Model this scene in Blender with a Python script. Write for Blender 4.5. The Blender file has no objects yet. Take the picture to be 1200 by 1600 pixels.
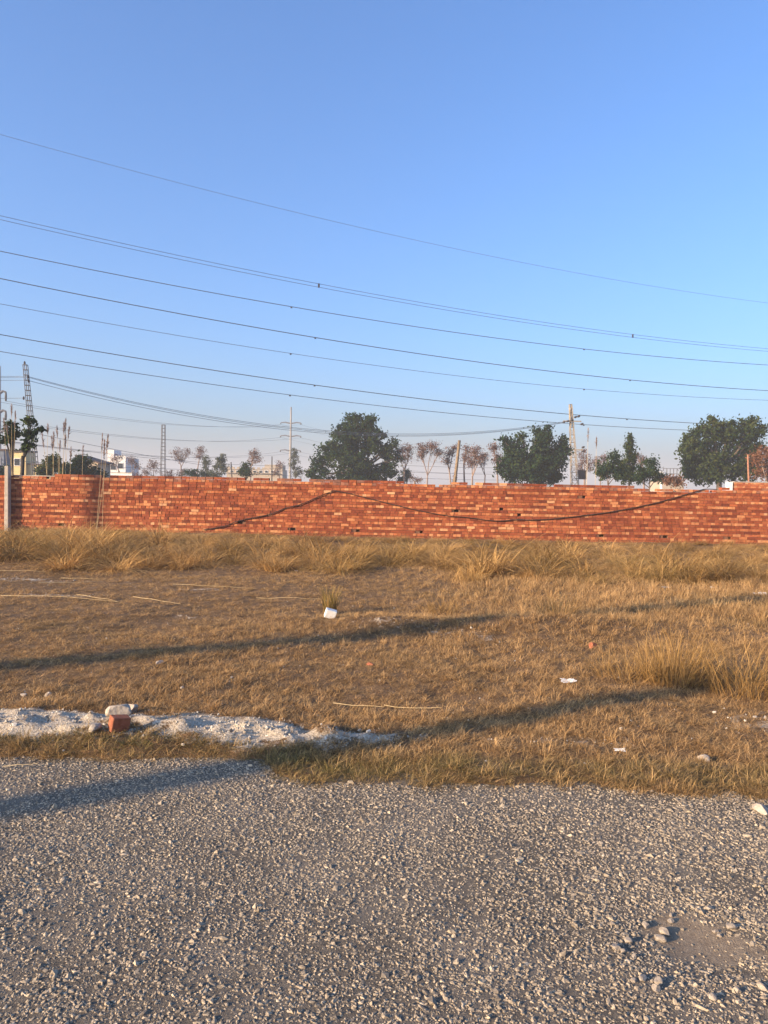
import bpy, math, random
import numpy as np
from mathutils import Matrix, Vector

random.seed(7)
RNG = np.random.default_rng(7)
sc = bpy.context.scene
COL = sc.collection

# ---------------------------------------------------------------- camera
F = 1202.0                       # focal length in photo pixels (photo 1200 x 1600)
CAM_H = 1.6
PITCH, ROLL = math.degrees(math.atan(43 / F)), 1.18
cam = bpy.data.cameras.new('camera')
cam.sensor_fit = 'HORIZONTAL'; cam.sensor_width = 36.0; cam.lens = 36.0 * F / 1200.0
cam.clip_start = 0.05; cam.clip_end = 6000
cam_o = bpy.data.objects.new('camera', cam); COL.objects.link(cam_o)
R = Matrix.Rotation(math.radians(90 - PITCH), 3, 'X') @ Matrix.Rotation(math.radians(ROLL), 3, 'Z')
cam_o.matrix_world = Matrix.Translation((0, 0, CAM_H)) @ R.to_4x4()
sc.camera = cam_o

# ---------------------------------------------------------------- sky, sun, exposure
SUN_EL, SUN_AZ = 15.0, 240.6     # azimuth clockwise from +Y: behind the camera on the left
world = bpy.data.worlds.new('World'); sc.world = world; world.use_nodes = True
wn = world.node_tree
sky = wn.nodes.new('ShaderNodeTexSky'); sky.sky_type = 'NISHITA'; sky.sun_disc = False
sky.sun_elevation = math.radians(SUN_EL); sky.sun_rotation = math.radians(SUN_AZ)
sky.air_density = 1.0; sky.dust_density = 2.8; sky.ozone_density = 6.8
wn.links.new(sky.outputs[0], wn.nodes['Background'].inputs[0])
wn.nodes['Background'].inputs[1].default_value = 0.15
sun = bpy.data.lights.new('sun', 'SUN'); sun.energy = 5.0; sun.angle = math.radians(0.53)
sun.color = (1.0, 0.74, 0.46)
sun_o = bpy.data.objects.new('sun', sun); COL.objects.link(sun_o)
_a, _e = math.radians(SUN_AZ), math.radians(SUN_EL)
SUN_DIR = Vector((math.sin(_a) * math.cos(_e), math.cos(_a) * math.cos(_e), math.sin(_e)))
sun_o.rotation_euler = (-SUN_DIR).to_track_quat('-Z', 'Y').to_euler()
sc.view_settings.view_transform = 'Standard'; sc.view_settings.look = 'None'
sc.view_settings.gamma = 1.0; sc.view_settings.exposure = 1.27
sc.view_settings.use_curve_mapping = False
sc.render.engine = 'CYCLES'
sc.cycles.max_bounces = 5; sc.cycles.diffuse_bounces = 3; sc.cycles.glossy_bounces = 1
sc.cycles.transmission_bounces = 3; sc.cycles.transparent_max_bounces = 4; sc.cycles.volume_bounces = 0

# ---------------------------------------------------------------- helpers
def at(u, v, depth):
    """photo pixel + forward distance -> point"""
    d = R @ Vector(((u - 600) / F, -(v - 800) / F, -1.0))
    return Vector((0, 0, CAM_H)) + d * (depth / d.y)

def hv(u):                       # photo row of the horizon at column u
    return 757 + 0.0206 * (u - 600)

def gx(u, depth):
    return at(u, hv(u), depth).x

def on_ground(u, v):             # photo pixel -> point on flat ground
    d = R @ Vector(((u - 600) / F, -(v - 800) / F, -1.0))
    return Vector((0, 0, CAM_H)) + d * (-CAM_H / d.z)

def hash2(ix, iy, seed):
    n = (ix * 374761393 + iy * 668265263 + seed * 974634777) & 0xFFFFFFFF
    n = ((n ^ (n >> 13)) * 1274126177) & 0xFFFFFFFF
    return ((n ^ (n >> 16)) & 0xFFFF) / 65535.0

def vnoise(x, y, seed=0):
    x = np.asarray(x, float); y = np.asarray(y, float)
    ix = np.floor(x).astype(np.int64); iy = np.floor(y).astype(np.int64)
    fx = x - ix; fy = y - iy
    fx = fx * fx * (3 - 2 * fx); fy = fy * fy * (3 - 2 * fy)
    a = hash2(ix, iy, seed); b = hash2(ix + 1, iy, seed)
    c = hash2(ix, iy + 1, seed); d = hash2(ix + 1, iy + 1, seed)
    return (a * (1 - fx) + b * fx) * (1 - fy) + (c * (1 - fx) + d * fx) * fy

def fbm(x, y, seed=0, octv=4):
    s = 0; a = 0.5; t = 0
    for k in range(octv):
        s = s + a * vnoise(x * 2 ** k, y * 2 ** k, seed + 17 * k); t += a; a *= 0.5
    return s / t

def sstep(a, b, x):
    t = np.clip((np.asarray(x, float) - a) / (b - a), 0, 1)
    return t * t * (3 - 2 * t)

class MB:
    """collects shapes, builds ONE mesh object"""
    def __init__(s): s.v = []; s.f = []; s.t = []
    def add(s, vs, fs, tint=0.5):
        o = len(s.v); s.v.extend([tuple(p) for p in vs])
        s.f.extend([tuple(i + o for i in f) for f in fs]); s.t.extend([tint] * len(fs))
    def box(s, c, h, rz=0.0, tint=0.5, rx=0.0):
        c = Vector(c); m = Matrix.Rotation(rz, 3, 'Z') @ Matrix.Rotation(rx, 3, 'X')
        vs = [c + m @ Vector((sx * h[0], sy * h[1], sz * h[2])) for sz in (-1, 1) for sy in (-1, 1) for sx in (-1, 1)]
        s.add(vs, [(0, 2, 3, 1), (4, 5, 7, 6), (0, 1, 5, 4), (2, 6, 7, 3), (0, 4, 6, 2), (1, 3, 7, 5)], tint)
    def tube(s, pts, rad, n=6, tint=0.5, cap=True):
        pts = [Vector(p) for p in pts]
        if not hasattr(rad, '__len__'): rad = [rad] * len(pts)
        vs = []; fs = []
        for i, p in enumerate(pts):
            d = (pts[min(i + 1, len(pts) - 1)] - pts[max(i - 1, 0)]).normalized()
            a = d.cross(Vector((0, 0, 1)) if abs(d.z) < 0.95 else Vector((1, 0, 0))).normalized(); b = d.cross(a)
            for k in range(n):
                t = 2 * math.pi * k / n
                vs.append(p + (a * math.cos(t) + b * math.sin(t)) * rad[i])
        for i in range(len(pts) - 1):
            for k in range(n):
                fs.append((i * n + k, i * n + (k + 1) % n, (i + 1) * n + (k + 1) % n, (i + 1) * n + k))
        if cap:
            fs.append(tuple(range(n))); fs.append(tuple(len(vs) - 1 - k for k in range(n)))
        s.add(vs, fs, tint)
    def bar(s, a, b, w, tint=0.5): s.tube([a, b], w, 4, tint)
    def build(s, name, m, parent=None, smooth=False, loc=None):
        vs = s.v
        if loc is not None: vs = [(p[0] - loc[0], p[1] - loc[1], p[2] - loc[2]) for p in vs]
        me = bpy.data.meshes.new(name); me.from_pydata(vs, [], s.f)
        at_ = me.attributes.new('tint', 'FLOAT', 'FACE'); at_.data.foreach_set('value', np.array(s.t, np.float32))
        return link(name, me, m, parent, smooth, loc)

def link(name, me, m, parent=None, smooth=False, loc=None):
    if m is not None: me.materials.append(m)
    if smooth: me.polygons.foreach_set('use_smooth', np.ones(len(me.polygons), bool))
    o = bpy.data.objects.new(name, me); COL.objects.link(o)
    if loc is not None: o.location = loc
    if parent is not None:
        o.parent = parent
        if loc is None:
            o.matrix_parent_inverse = Matrix.Translation(-Vector(parent.location))
    return o

def tag(o, label=None, cat=None, group=None, kind=None):
    if label: o['label'] = label
    if cat: o['category'] = cat
    if group: o['group'] = group
    if kind: o['kind'] = kind
    return o

def empty(name, loc, label, cat, group=None):
    o = bpy.data.objects.new(name, None); COL.objects.link(o); o.location = loc
    return tag(o, label, cat, group)

def np_mesh(name, V, Q):
    """V (n,3), Q (m,k) all faces the same size"""
    me = bpy.data.meshes.new(name)
    V = np.asarray(V, np.float32); Q = np.asarray(Q, np.int32); k = Q.shape[1]
    me.vertices.add(len(V)); me.vertices.foreach_set('co', V.ravel())
    me.loops.add(Q.size); me.loops.foreach_set('vertex_index', Q.ravel())
    me.polygons.add(len(Q)); me.polygons.foreach_set('loop_start', np.arange(len(Q), dtype=np.int32) * k)
    me.update(calc_edges=True); me.shade_flat()
    return me

def fattr(me, name, arr, dom='POINT'):
    a = me.attributes.new(name, 'FLOAT', dom); a.data.foreach_set('value', np.asarray(arr, np.float32))

# ---------------------------------------------------------------- materials
class NT:
    def __init__(s, name):
        s.m = bpy.data.materials.new(name); s.m.use_nodes = True
        s.n = s.m.node_tree.nodes; s.l = s.m.node_tree.links
        s.b = s.n['Principled BSDF']; s.out = s.n['Material Output']
        s.b.inputs['Specular IOR Level'].default_value = 0.25
    def node(s, t, **kw):
        n = s.n.new(t)
        for k, v in kw.items(): setattr(n, k, v)
        return n
    def put(s, sock, val):
        if hasattr(val, 'links') or hasattr(val, 'is_linked'): s.l.new(val, sock)
        else: sock.default_value = val
    def pos(s): return s.node('ShaderNodeNewGeometry').outputs['Position']
    def noise(s, scale, detail=4, rough=0.55, vec=None, dist=0.0):
        n = s.node('ShaderNodeTexNoise'); n.inputs['Scale'].default_value = scale
        n.inputs['Detail'].default_value = detail; n.inputs['Roughness'].default_value = rough
        n.inputs['Distortion'].default_value = dist
        s.l.new(vec if vec is not None else s.pos(), n.inputs['Vector']); return n.outputs['Fac']
    def ramp(s, fac, stops):
        r = s.node('ShaderNodeValToRGB'); e = r.color_ramp.elements
        while len(e) > 2: e.remove(e[-1])
        for i, (p, c) in enumerate(stops):
            if i < 2: e[i].position = p
            else: e.new(p)
            e[i].color = (*c, 1) if len(c) == 3 else c
        s.put(r.inputs['Fac'], fac); return r.outputs['Color']
    def mix(s, fac, a, b, mode='MIX'):
        n = s.node('ShaderNodeMix', data_type='RGBA', blend_type=mode)
        s.put(n.inputs[0], fac)
        for sock, v in ((n.inputs[6], a), (n.inputs[7], b)):
            s.put(sock, (*v, 1) if isinstance(v, tuple) and len(v) == 3 else v)
        return n.outputs[2]
    def math(s, op, a, b=0.0, clamp=False):
        n = s.node('ShaderNodeMath', operation=op, use_clamp=clamp); s.put(n.inputs[0], a); s.put(n.inputs[1], b)
        return n.outputs[0]
    def attr(s, name, typ='GEOMETRY', out='Fac'):
        n = s.node('ShaderNodeAttribute', attribute_type=typ, attribute_name=name); return n.outputs[out]
    def bump(s, h, strength=0.5, dist=0.01):
        n = s.node('ShaderNodeBump'); n.inputs['Strength'].default_value = strength; n.inputs['Distance'].default_value = dist
        s.l.new(h, n.inputs['Height']); s.l.new(n.outputs['Normal'], s.b.inputs['Normal'])
    def col(s, c): s.put(s.b.inputs['Base Color'], (*c, 1) if isinstance(c, tuple) else c); return s
    def rough(s, v): s.put(s.b.inputs['Roughness'], v); return s

M = {}
def plain(name, c1, c2, scale=8.0, rough=0.85, bump=0.0, metal=0.0, obj_coord=False):
    t = NT(name); vec = None
    if obj_coord: vec = t.node('ShaderNodeTexCoord').outputs['Object']
    f = t.noise(scale, 5, 0.6, vec)
    t.col(t.ramp(f, [(0.3, c1), (0.7, c2)])).rough(rough); t.b.inputs['Metallic'].default_value = metal
    if bump: t.bump(f, bump, 0.01)
    M[name] = t.m; return t.m

plain('concrete', (0.32, 0.275, 0.22), (0.46, 0.40, 0.33), 12, 0.9, 0.3)
plain('pole_concrete', (0.24, 0.21, 0.18), (0.34, 0.30, 0.26), 3, 0.85)
plain('steel_grey', (0.10, 0.10, 0.11), (0.16, 0.155, 0.155), 4, 0.6)
plain('steel_pale', (0.24, 0.195, 0.145), (0.34, 0.28, 0.21), 3, 0.7)
plain('wire_dark', (0.045, 0.05, 0.06), (0.06, 0.065, 0.075), 1, 0.6)
plain('wire_grey', (0.10, 0.11, 0.13), (0.13, 0.14, 0.16), 1, 0.6)
plain('insulator', (0.03, 0.025, 0.025), (0.06, 0.05, 0.05), 6, 0.4)
plain('cable', (0.02, 0.015, 0.013), (0.05, 0.036, 0.03), 3, 0.8)
plain('mortar', (0.14, 0.065, 0.038), (0.24, 0.115, 0.065), 9, 0.95)
plain('cap_mortar', (0.30, 0.26, 0.22), (0.40, 0.35, 0.29), 20, 0.95, 0.5)
plain('bark', (0.09, 0.065, 0.05), (0.17, 0.13, 0.10), 6, 0.9)
plain('bark_pale', (0.20, 0.145, 0.12), (0.32, 0.24, 0.20), 5, 0.9)
plain('bark_dark', (0.035, 0.03, 0.028), (0.07, 0.06, 0.05), 9, 0.9)
plain('paint_yellow', (0.58, 0.44, 0.20), (0.66, 0.51, 0.25), 2, 0.85)
plain('paint_white', (0.66, 0.64, 0.60), (0.76, 0.74, 0.70), 2, 0.85)
plain('paint_beige', (0.36, 0.29, 0.21), (0.44, 0.36, 0.27), 2, 0.85)
plain('paint_bluegrey', (0.10, 0.12, 0.16), (0.15, 0.17, 0.21), 2, 0.85)
plain('roof_dark', (0.07, 0.045, 0.04), (0.11, 0.07, 0.06), 3, 0.8)
plain('window_dark', (0.02, 0.022, 0.025), (0.035, 0.037, 0.04), 3, 0.25)
plain('wood_red', (0.28, 0.13, 0.08), (0.38, 0.19, 0.12), 6, 0.8)
plain('vine', (0.17, 0.12, 0.075), (0.26, 0.19, 0.12), 5, 0.9)
plain('paper', (0.70, 0.68, 0.62), (0.82, 0.80, 0.75), 20, 0.8)
plain('foam_white', (0.66, 0.63, 0.58), (0.80, 0.78, 0.73), 30, 0.8, 0.3)
plain('rock_pale', (0.27, 0.22, 0.17), (0.47, 0.40, 0.32), 26, 0.9, 0.7, obj_coord=True)
plain('rock_road', (0.22, 0.18, 0.14), (0.38, 0.32, 0.25), 40, 0.9, 0.7, obj_coord=True)
plain('rock_red', (0.20, 0.062, 0.032), (0.36, 0.13, 0.066), 22, 0.9, 0.5, obj_coord=True)
plain('straw', (0.46, 0.33, 0.16), (0.62, 0.47, 0.26), 20, 0.75)

def leaf_mat(name, stops, trans=0.25):
    t = NT(name)
    c = t.ramp(t.attr('tint'), stops)
    d = t.node('ShaderNodeBsdfDiffuse'); t.l.new(c, d.inputs[0])
    tr = t.node('ShaderNodeBsdfTranslucent'); t.l.new(c, tr.inputs[0])
    mx = t.node('ShaderNodeMixShader'); mx.inputs[0].default_value = trans
    t.l.new(d.outputs[0], mx.inputs[1]); t.l.new(tr.outputs[0], mx.inputs[2]); t.l.new(mx.outputs[0], t.out.inputs[0])
    M[name] = t.m
leaf_mat('leaf_dark', [(0, (0.012, 0.027, 0.013)), (0.6, (0.028, 0.052, 0.020)), (1, (0.065, 0.08, 0.027))])
leaf_mat('leaf_olive', [(0, (0.018, 0.033, 0.012)), (0.6, (0.040, 0.060, 0.02)), (1, (0.085, 0.09, 0.032))])
leaf_mat('leaf_grey', [(0, (0.05, 0.062, 0.04)), (0.6, (0.085, 0.095, 0.06)), (1, (0.13, 0.125, 0.08))])
leaf_mat('leaf_dry', [(0, (0.10, 0.055, 0.045)), (0.6, (0.18, 0.105, 0.085)), (1, (0.27, 0.18, 0.14))])
leaf_mat('leaf_rust', [(0, (0.10, 0.045, 0.025)), (0.6, (0.19, 0.085, 0.045)), (1, (0.27, 0.14, 0.08))])
leaf_mat('plume', [(0, (0.24, 0.16, 0.13)), (1, (0.42, 0.31, 0.25))], 0.4)

def grass_mat(name, dry_a, dry_b, green, base, trans=0.3):
    """tint (per clump) 0 dry .. 1 green; bt runs along the blade; br varies by blade"""
    t = NT(name)
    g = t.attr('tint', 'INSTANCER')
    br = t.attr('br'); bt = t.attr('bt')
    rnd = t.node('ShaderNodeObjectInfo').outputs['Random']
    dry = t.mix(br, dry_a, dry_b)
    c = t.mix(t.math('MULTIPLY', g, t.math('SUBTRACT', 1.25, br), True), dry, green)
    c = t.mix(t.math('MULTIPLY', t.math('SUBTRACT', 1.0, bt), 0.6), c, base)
    v = t.math('ADD', 0.62, t.math('MULTIPLY', rnd, 0.7))
    hsv = t.node('ShaderNodeHueSaturation'); t.l.new(c, hsv.inputs['Color']); t.l.new(v, hsv.inputs['Value'])
    d = t.node('ShaderNodeBsdfDiffuse'); t.l.new(hsv.outputs[0], d.inputs[0])
    tr = t.node('ShaderNodeBsdfTranslucent'); t.l.new(hsv.outputs[0], tr.inputs[0])
    mx = t.node('ShaderNodeMixShader'); mx.inputs[0].default_value = trans
    t.l.new(d.outputs[0], mx.inputs[1]); t.l.new(tr.outputs[0], mx.inputs[2]); t.l.new(mx.outputs[0], t.out.inputs[0])
    M[name] = t.m
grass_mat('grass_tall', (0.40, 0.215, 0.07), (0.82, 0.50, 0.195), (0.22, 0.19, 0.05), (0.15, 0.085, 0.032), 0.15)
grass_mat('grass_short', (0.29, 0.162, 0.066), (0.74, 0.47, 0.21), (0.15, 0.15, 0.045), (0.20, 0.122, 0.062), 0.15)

def brick_mat(name, src):
    t = NT(name)
    c = t.attr('bcol', out='Color') if src == 'attr' else t.node('ShaderNodeObjectInfo').outputs['Color']
    n1 = t.noise(14, 5, 0.65); n2 = t.noise(60, 3)
    c2 = t.mix(1.0, c, t.ramp(n1, [(0.25, (0.62, 0.58, 0.55)), (0.55, (1, 1, 1)), (0.8, (1.2, 1.15, 1.08))]), 'MULTIPLY')
    big = t.noise(0.5, 3)
    c3 = t.mix(1.0, c2, t.ramp(big, [(0.3, (0.84, 0.82, 0.82)), (0.65, (1.05, 1.05, 1.04))]), 'MULTIPLY')
    t.col(c3).rough(0.92); t.bump(n2, 0.6, 0.006); M[name] = t.m
brick_mat('brick_joined', 'attr'); brick_mat('brick_single', 'object')

# ground: soil and thatch, pale lime and gravel where the masks say so
t = NT('soil')
n1 = t.noise(1.1, 5, 0.6); n2 = t.noise(9, 6, 0.7); n3 = t.noise(70, 4, 0.7)
soil = t.ramp(n2, [(0.25, (0.082, 0.048, 0.024)), (0.5, (0.17, 0.102, 0.050)), (0.75, (0.28, 0.178, 0.088))])
soil = t.mix(t.math('MULTIPLY', n1, 0.5), soil, (0.23, 0.135, 0.062))
soil = t.mix(1.0, soil, t.ramp(n3, [(0.3, (0.6, 0.58, 0.56)), (0.7, (1.25, 1.22, 1.2))]), 'MULTIPLY')
wm = t.math('ADD', t.attr('white'), t.math('MULTIPLY', t.math('SUBTRACT', n2, 0.5), 1.8))
wm = t.math('ADD', wm, t.math('MULTIPLY', t.math('SUBTRACT', n3, 0.5), 0.5))
wmask = t.ramp(wm, [(0.42, (0, 0, 0)), (0.66, (1, 1, 1))])
white = t.ramp(n3, [(0.3, (0.33, 0.26, 0.18)), (0.6, (0.62, 0.52, 0.39))])
t.col(t.mix(wmask, soil, white)).rough(0.97)
hh = t.math('ADD', n3, t.math('MULTIPLY', n2, 2.0)); t.bump(hh, 0.9, 0.02); M['soil'] = t.m

# road binder between the stones, sandy where worn through
t = NT('road_binder')
n2 = t.noise(30, 5, 0.7); n3 = t.noise(160, 3, 0.7); n1 = t.noise(2.2, 4)
bind = t.ramp(n2, [(0.3, (0.072, 0.059, 0.044)), (0.7, (0.175, 0.142, 0.104))])
bind = t.mix(t.ramp(n1, [(0.45, (0, 0, 0)), (0.75, (0.7, 0.7, 0.7))]), bind, (0.24, 0.20, 0.155))
sand = t.ramp(n2, [(0.3, (0.18, 0.13, 0.085)), (0.7, (0.30, 0.23, 0.155))])
sm = t.math('ADD', t.attr('sand'), t.math('MULTIPLY', t.math('SUBTRACT', n2, 0.5), 0.7))
vor = t.node('ShaderNodeTexVoronoi'); vor.inputs['Scale'].default_value = 62; t.l.new(t.pos(), vor.inputs['Vector'])
chips = t.mix(t.attr('far'), bind, t.ramp(vor.outputs['Distance'], [(0.25, (0.27, 0.245, 0.22)), (0.6, (0.06, 0.056, 0.052))]))
t.col(t.mix(t.ramp(sm, [(0.4, (0, 0, 0)), (0.65, (1, 1, 1))]), chips, sand)).rough(0.9)
t.bump(t.math('ADD', n2, n3), 0.8, 0.008); M['road_binder'] = t.m

t = NT('road_chip')
rnd = t.node('ShaderNodeObjectInfo').outputs['Random']
c = t.ramp(rnd, [(0.0, (0.17, 0.138, 0.10)), (0.3, (0.27, 0.217, 0.155)), (0.6, (0.34, 0.27, 0.187)), (0.88, (0.42, 0.33, 0.22)), (1.0, (0.54, 0.435, 0.305))])
n = t.noise(120, 3)
t.col(t.mix(1.0, c, t.ramp(n, [(0.3, (0.7, 0.7, 0.7)), (0.7, (1.15, 1.15, 1.15))]), 'MULTIPLY')).rough(0.75)
M['road_chip'] = t.m
t = NT('lime_chip')
rnd = t.node('ShaderNodeObjectInfo').outputs['Random']
t.col(t.ramp(rnd, [(0, (0.28, 0.235, 0.185)), (0.5, (0.43, 0.38, 0.31)), (1, (0.60, 0.55, 0.47))])).rough(0.9); M['lime_chip'] = t.m

# ---------------------------------------------------------------- ground and road
def edge(x):
    x = np.asarray(x, float)
    e = 4.30 - 0.31 * sstep(-0.75, -0.40, x)
    return e + 0.16 * (fbm(x * 1.7, x * 0 + 3.3, 5) - 0.5) + 0.06 * (vnoise(x * 9, x * 0, 6) - 0.5)

def blob(x, y, cx, cy, rx, ry, rot=0.0):
    c, s = math.cos(rot), math.sin(rot)
    dx, dy = x - cx, y - cy
    return np.exp(-(((dx * c + dy * s) / rx) ** 2 + ((-dx * s + dy * c) / ry) ** 2))

def gh(x, y):
    x = np.asarray(x, float); y = np.asarray(y, float)
    t = sstep(-0.08, 0.18, y - edge(x))
    n = 0.10 * (fbm(x * 0.45, y * 0.45, 1) - 0.5) + 0.05 * (fbm(x * 1.9, y * 1.9, 2) - 0.5) + 0.02 * (vnoise(x * 7, y * 7, 3) - 0.5)
    fade = (1 - sstep(40, 80, np.abs(x))) * (1 - sstep(26, 45, y))
    m = 0.13 * blob(x, y, 0.0, 8.55, 0.75, 0.45) + 0.12 * blob(x, y, 2.3, 8.7, 1.0, 0.5, 0.2) + 0.07 * blob(x, y, 1.3, 8.6, 0.6, 0.4)
    m = m + 0.05 * blob(x, y, -0.7, 4.72, 0.7, 0.16) + 0.035 * blob(x, y, -2.2, 4.85, 0.8, 0.2)
    lm = np.clip(blob(x, y, -0.7, 4.74, 0.85, 0.24) + blob(x, y, -2.3, 4.87, 1.0, 0.28), 0, 1)
    m = m + lm * (0.09 * (fbm(x * 4, y * 6, 12) - 0.4) + 0.06 * (vnoise(x * 13, y * 13, 13) - 0.5))
    m = m + 0.10 * blob(x, y, -7.5, 17, 3.0, 3.0)
    return -0.035 * (1 - t) + t * (0.025 + n * fade + m)

def white_mask(x, y):
    w = 1.05 * blob(x, y, -0.75, 4.74, 0.85, 0.26, -0.06) + 1.0 * blob(x, y, -2.35, 4.87, 1.0, 0.30) + 0.6 * blob(x, y, -1.4, 4.95, 0.5, 0.14)
    w = w * (0.1 + 1.7 * fbm(x * 2.6, y * 5.0, 8))
    w = w + 0.45 * blob(x, y, 0.0, 8.4, 0.45, 0.25) + 0.6 * blob(x, y, 2.75, 5.15, 0.55, 0.35) + 0.5 * blob(x, y, 1.2, 4.75, 0.7, 0.14)
    w = w + 0.38 * blob(x, y, 0.9, 8.0, 0.7, 0.5) + 0.55 * blob(x, y, -2.6, 11.0, 0.5, 0.16) + 0.45 * blob(x, y, -4.3, 10.2, 1.0, 0.3) + 0.4 * blob(x, y, -2.3, 8.9, 0.5, 0.2)
    w = w + 0.45 * blob(x, y, -5.2, 11.8, 1.4, 0.4) + 0.4 * blob(x, y, 5.0, 11.6, 1.6, 0.3) + 0.35 * blob(x, y, 0.1, 11.2, 0.9, 0.2)
    return np.clip(w + 0.35 * (fbm(x * 1.1, y * 1.1, 9) - 0.55), 0, 1.2)

def axis(segs):
    out = []
    for a, b, st in segs:
        out.extend(np.arange(a, b - 1e-6, st))
    out.append(segs[-1][1]); return np.array(out)

xs = axis([(-2500, -400, 300), (-400, -60, 40), (-60, -16, 2.0), (-16, -7, 0.2), (-7, -3.4, 0.06), (-3.4, 0.8, 0.03), (0.8, 7, 0.06), (7, 16, 0.2), (16, 60, 2.0), (60, 400, 40), (400, 2500, 300)])
ys = axis([(-600, -60, 60), (-60, -3, 3), (-3, 3.6, 0.6), (3.6, 4.3, 0.05), (4.3, 5.3, 0.025), (5.3, 10, 0.05), (10, 24, 0.14), (24, 60, 2.0), (60, 400, 40), (400, 2600, 200)])
X, Y = np.meshgrid(xs, ys); Z = gh(X, Y)
V = np.stack([X.ravel(), Y.ravel(), Z.ravel()], 1)
nx, ny = len(xs), len(ys)
I = (np.arange(ny - 1)[:, None] * nx + np.arange(nx - 1)[None]).ravel()
Q = np.stack([I, I + 1, I + 1 + nx, I + nx], 1)
me = np_mesh('ground', V, Q); fattr(me, 'white', white_mask(V[:, 0], V[:, 1]))
tag(link('ground', me, M['soil'], smooth=True), kind='structure')

def sand_mask(x, y):
    return np.clip(1.15 * blob(x, y, 1.13, 2.72, 0.17, 0.17, 0.3) + 0.75 * blob(x, y, 1.42, 2.55, 0.16, 0.18) + 0.8 * blob(x, y, -0.18, 2.60, 0.035, 0.03) + 0.8 * blob(x, y, -0.54, 2.46, 0.06, 0.03)
                   + 0.6 * blob(x, y, 1.3, 2.3, 0.2, 0.1) + 0.55 * blob(x, y, -1.05, 3.55, 0.14, 0.06), 0, 1.2)
def rh(x, y):
    return 0.010 * (fbm(x * 1.3, y * 1.3, 21) - 0.5) + 0.006 * (vnoise(x * 6, y * 6, 22) - 0.5) - 0.020 * np.clip(blob(x, y, 1.15, 2.68, 0.2, 0.2, 0.3), 0, 1)
rx = axis([(-300, -20, 20), (-20, -5, 0.5), (-5, 5, 0.05), (5, 20, 0.5), (20, 300, 20)])
rv = axis([(-2.2, 1.0, 0.4), (1.0, 3.6, 0.04)])
rows = []
for yy in rv: rows.append(np.full(len(rx), yy))
for k in range(1, 13): rows.append(3.6 + (edge(rx) + 0.22 - 3.6) * k / 12)
Y = np.array(rows); X = np.tile(rx, (len(Y), 1)); Z = rh(X, Y)
V = np.stack([X.ravel(), Y.ravel(), Z.ravel()], 1); nx, ny = len(rx), len(Y)
I = (np.arange(ny - 1)[:, None] * nx + np.arange(nx - 1)[None]).ravel()
me = np_mesh('road', V, np.stack([I, I + 1, I + 1 + nx, I + nx], 1))
fattr(me, 'sand', sand_mask(V[:, 0], V[:, 1]))
fattr(me, 'far', np.maximum(sstep(3.5, 4.1, np.abs(V[:, 0])), 1 - sstep(0.5, 1.1, V[:, 1])))
tag(link('road', me, M['road_binder'], smooth=True), kind='structure')

# ---------------------------------------------------------------- scatter (geometry nodes, for what nobody could count)
def source(name, V, Q, m, **attrs):
    me = np_mesh(name, V, Q); me.materials.append(m)
    for k, a in attrs.items(): fattr(me, k, a)
    return bpy.data.objects.new(name, me)

def scatter(name, P, rot, scl, var, tint, sources, label, cat):
    me = bpy.data.meshes.new(name); n = len(P)
    me.vertices.add(n); me.vertices.foreach_set('co', np.asarray(P, np.float32).ravel())
    for nm, arr in (('rot', rot), ('scl', scl)):
        a = me.attributes.new(nm, 'FLOAT_VECTOR', 'POINT'); a.data.foreach_set('vector', np.asarray(arr, np.float32).ravel())
    a = me.attributes.new('var', 'INT', 'POINT'); a.data.foreach_set('value', np.asarray(var, np.int32))
    fattr(me, 'tint', tint)
    o = link(name, me, None); tag(o, label, cat, kind='stuff')
    g = bpy.data.node_groups.new(name, 'GeometryNodeTree')
    g.interface.new_socket('Geometry', in_out='INPUT', socket_type='NodeSocketGeometry')
    g.interface.new_socket('Geometry', in_out='OUTPUT', socket_type='NodeSocketGeometry')
    gi = g.nodes.new('NodeGroupInput'); go = g.nodes.new('NodeGroupOutput')
    iop = g.nodes.new('GeometryNodeInstanceOnPoints'); jn = g.nodes.new('GeometryNodeJoinGeometry')
    for s_ in sources:
        oi = g.nodes.new('GeometryNodeObjectInfo'); oi.inputs['Object'].default_value = s_; oi.inputs['As Instance'].default_value = True
        g.links.new(oi.outputs['Geometry'], jn.inputs[0])
    def named(nm, typ):
        q = g.nodes.new('GeometryNodeInputNamedAttribute'); q.data_type = typ; q.inputs['Name'].default_value = nm
        return q.outputs['Attribute']
    e2r = g.nodes.new('FunctionNodeEulerToRotation')
    g.links.new(named('rot', 'FLOAT_VECTOR'), e2r.inputs[0])
    iop.inputs['Pick Instance'].default_value = True
    g.links.new(gi.outputs[0], iop.inputs['Points']); g.links.new(jn.outputs[0], iop.inputs['Instance'])
    g.links.new(named('var', 'INT'), iop.inputs['Instance Index']); g.links.new(e2r.outputs[0], iop.inputs['Rotation'])
    g.links.new(named('scl', 'FLOAT_VECTOR'), iop.inputs['Scale']); g.links.new(iop.outputs[0], go.inputs[0])
    md = o.modifiers.new('scatter', 'NODES'); md.node_group = g
    return o

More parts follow.
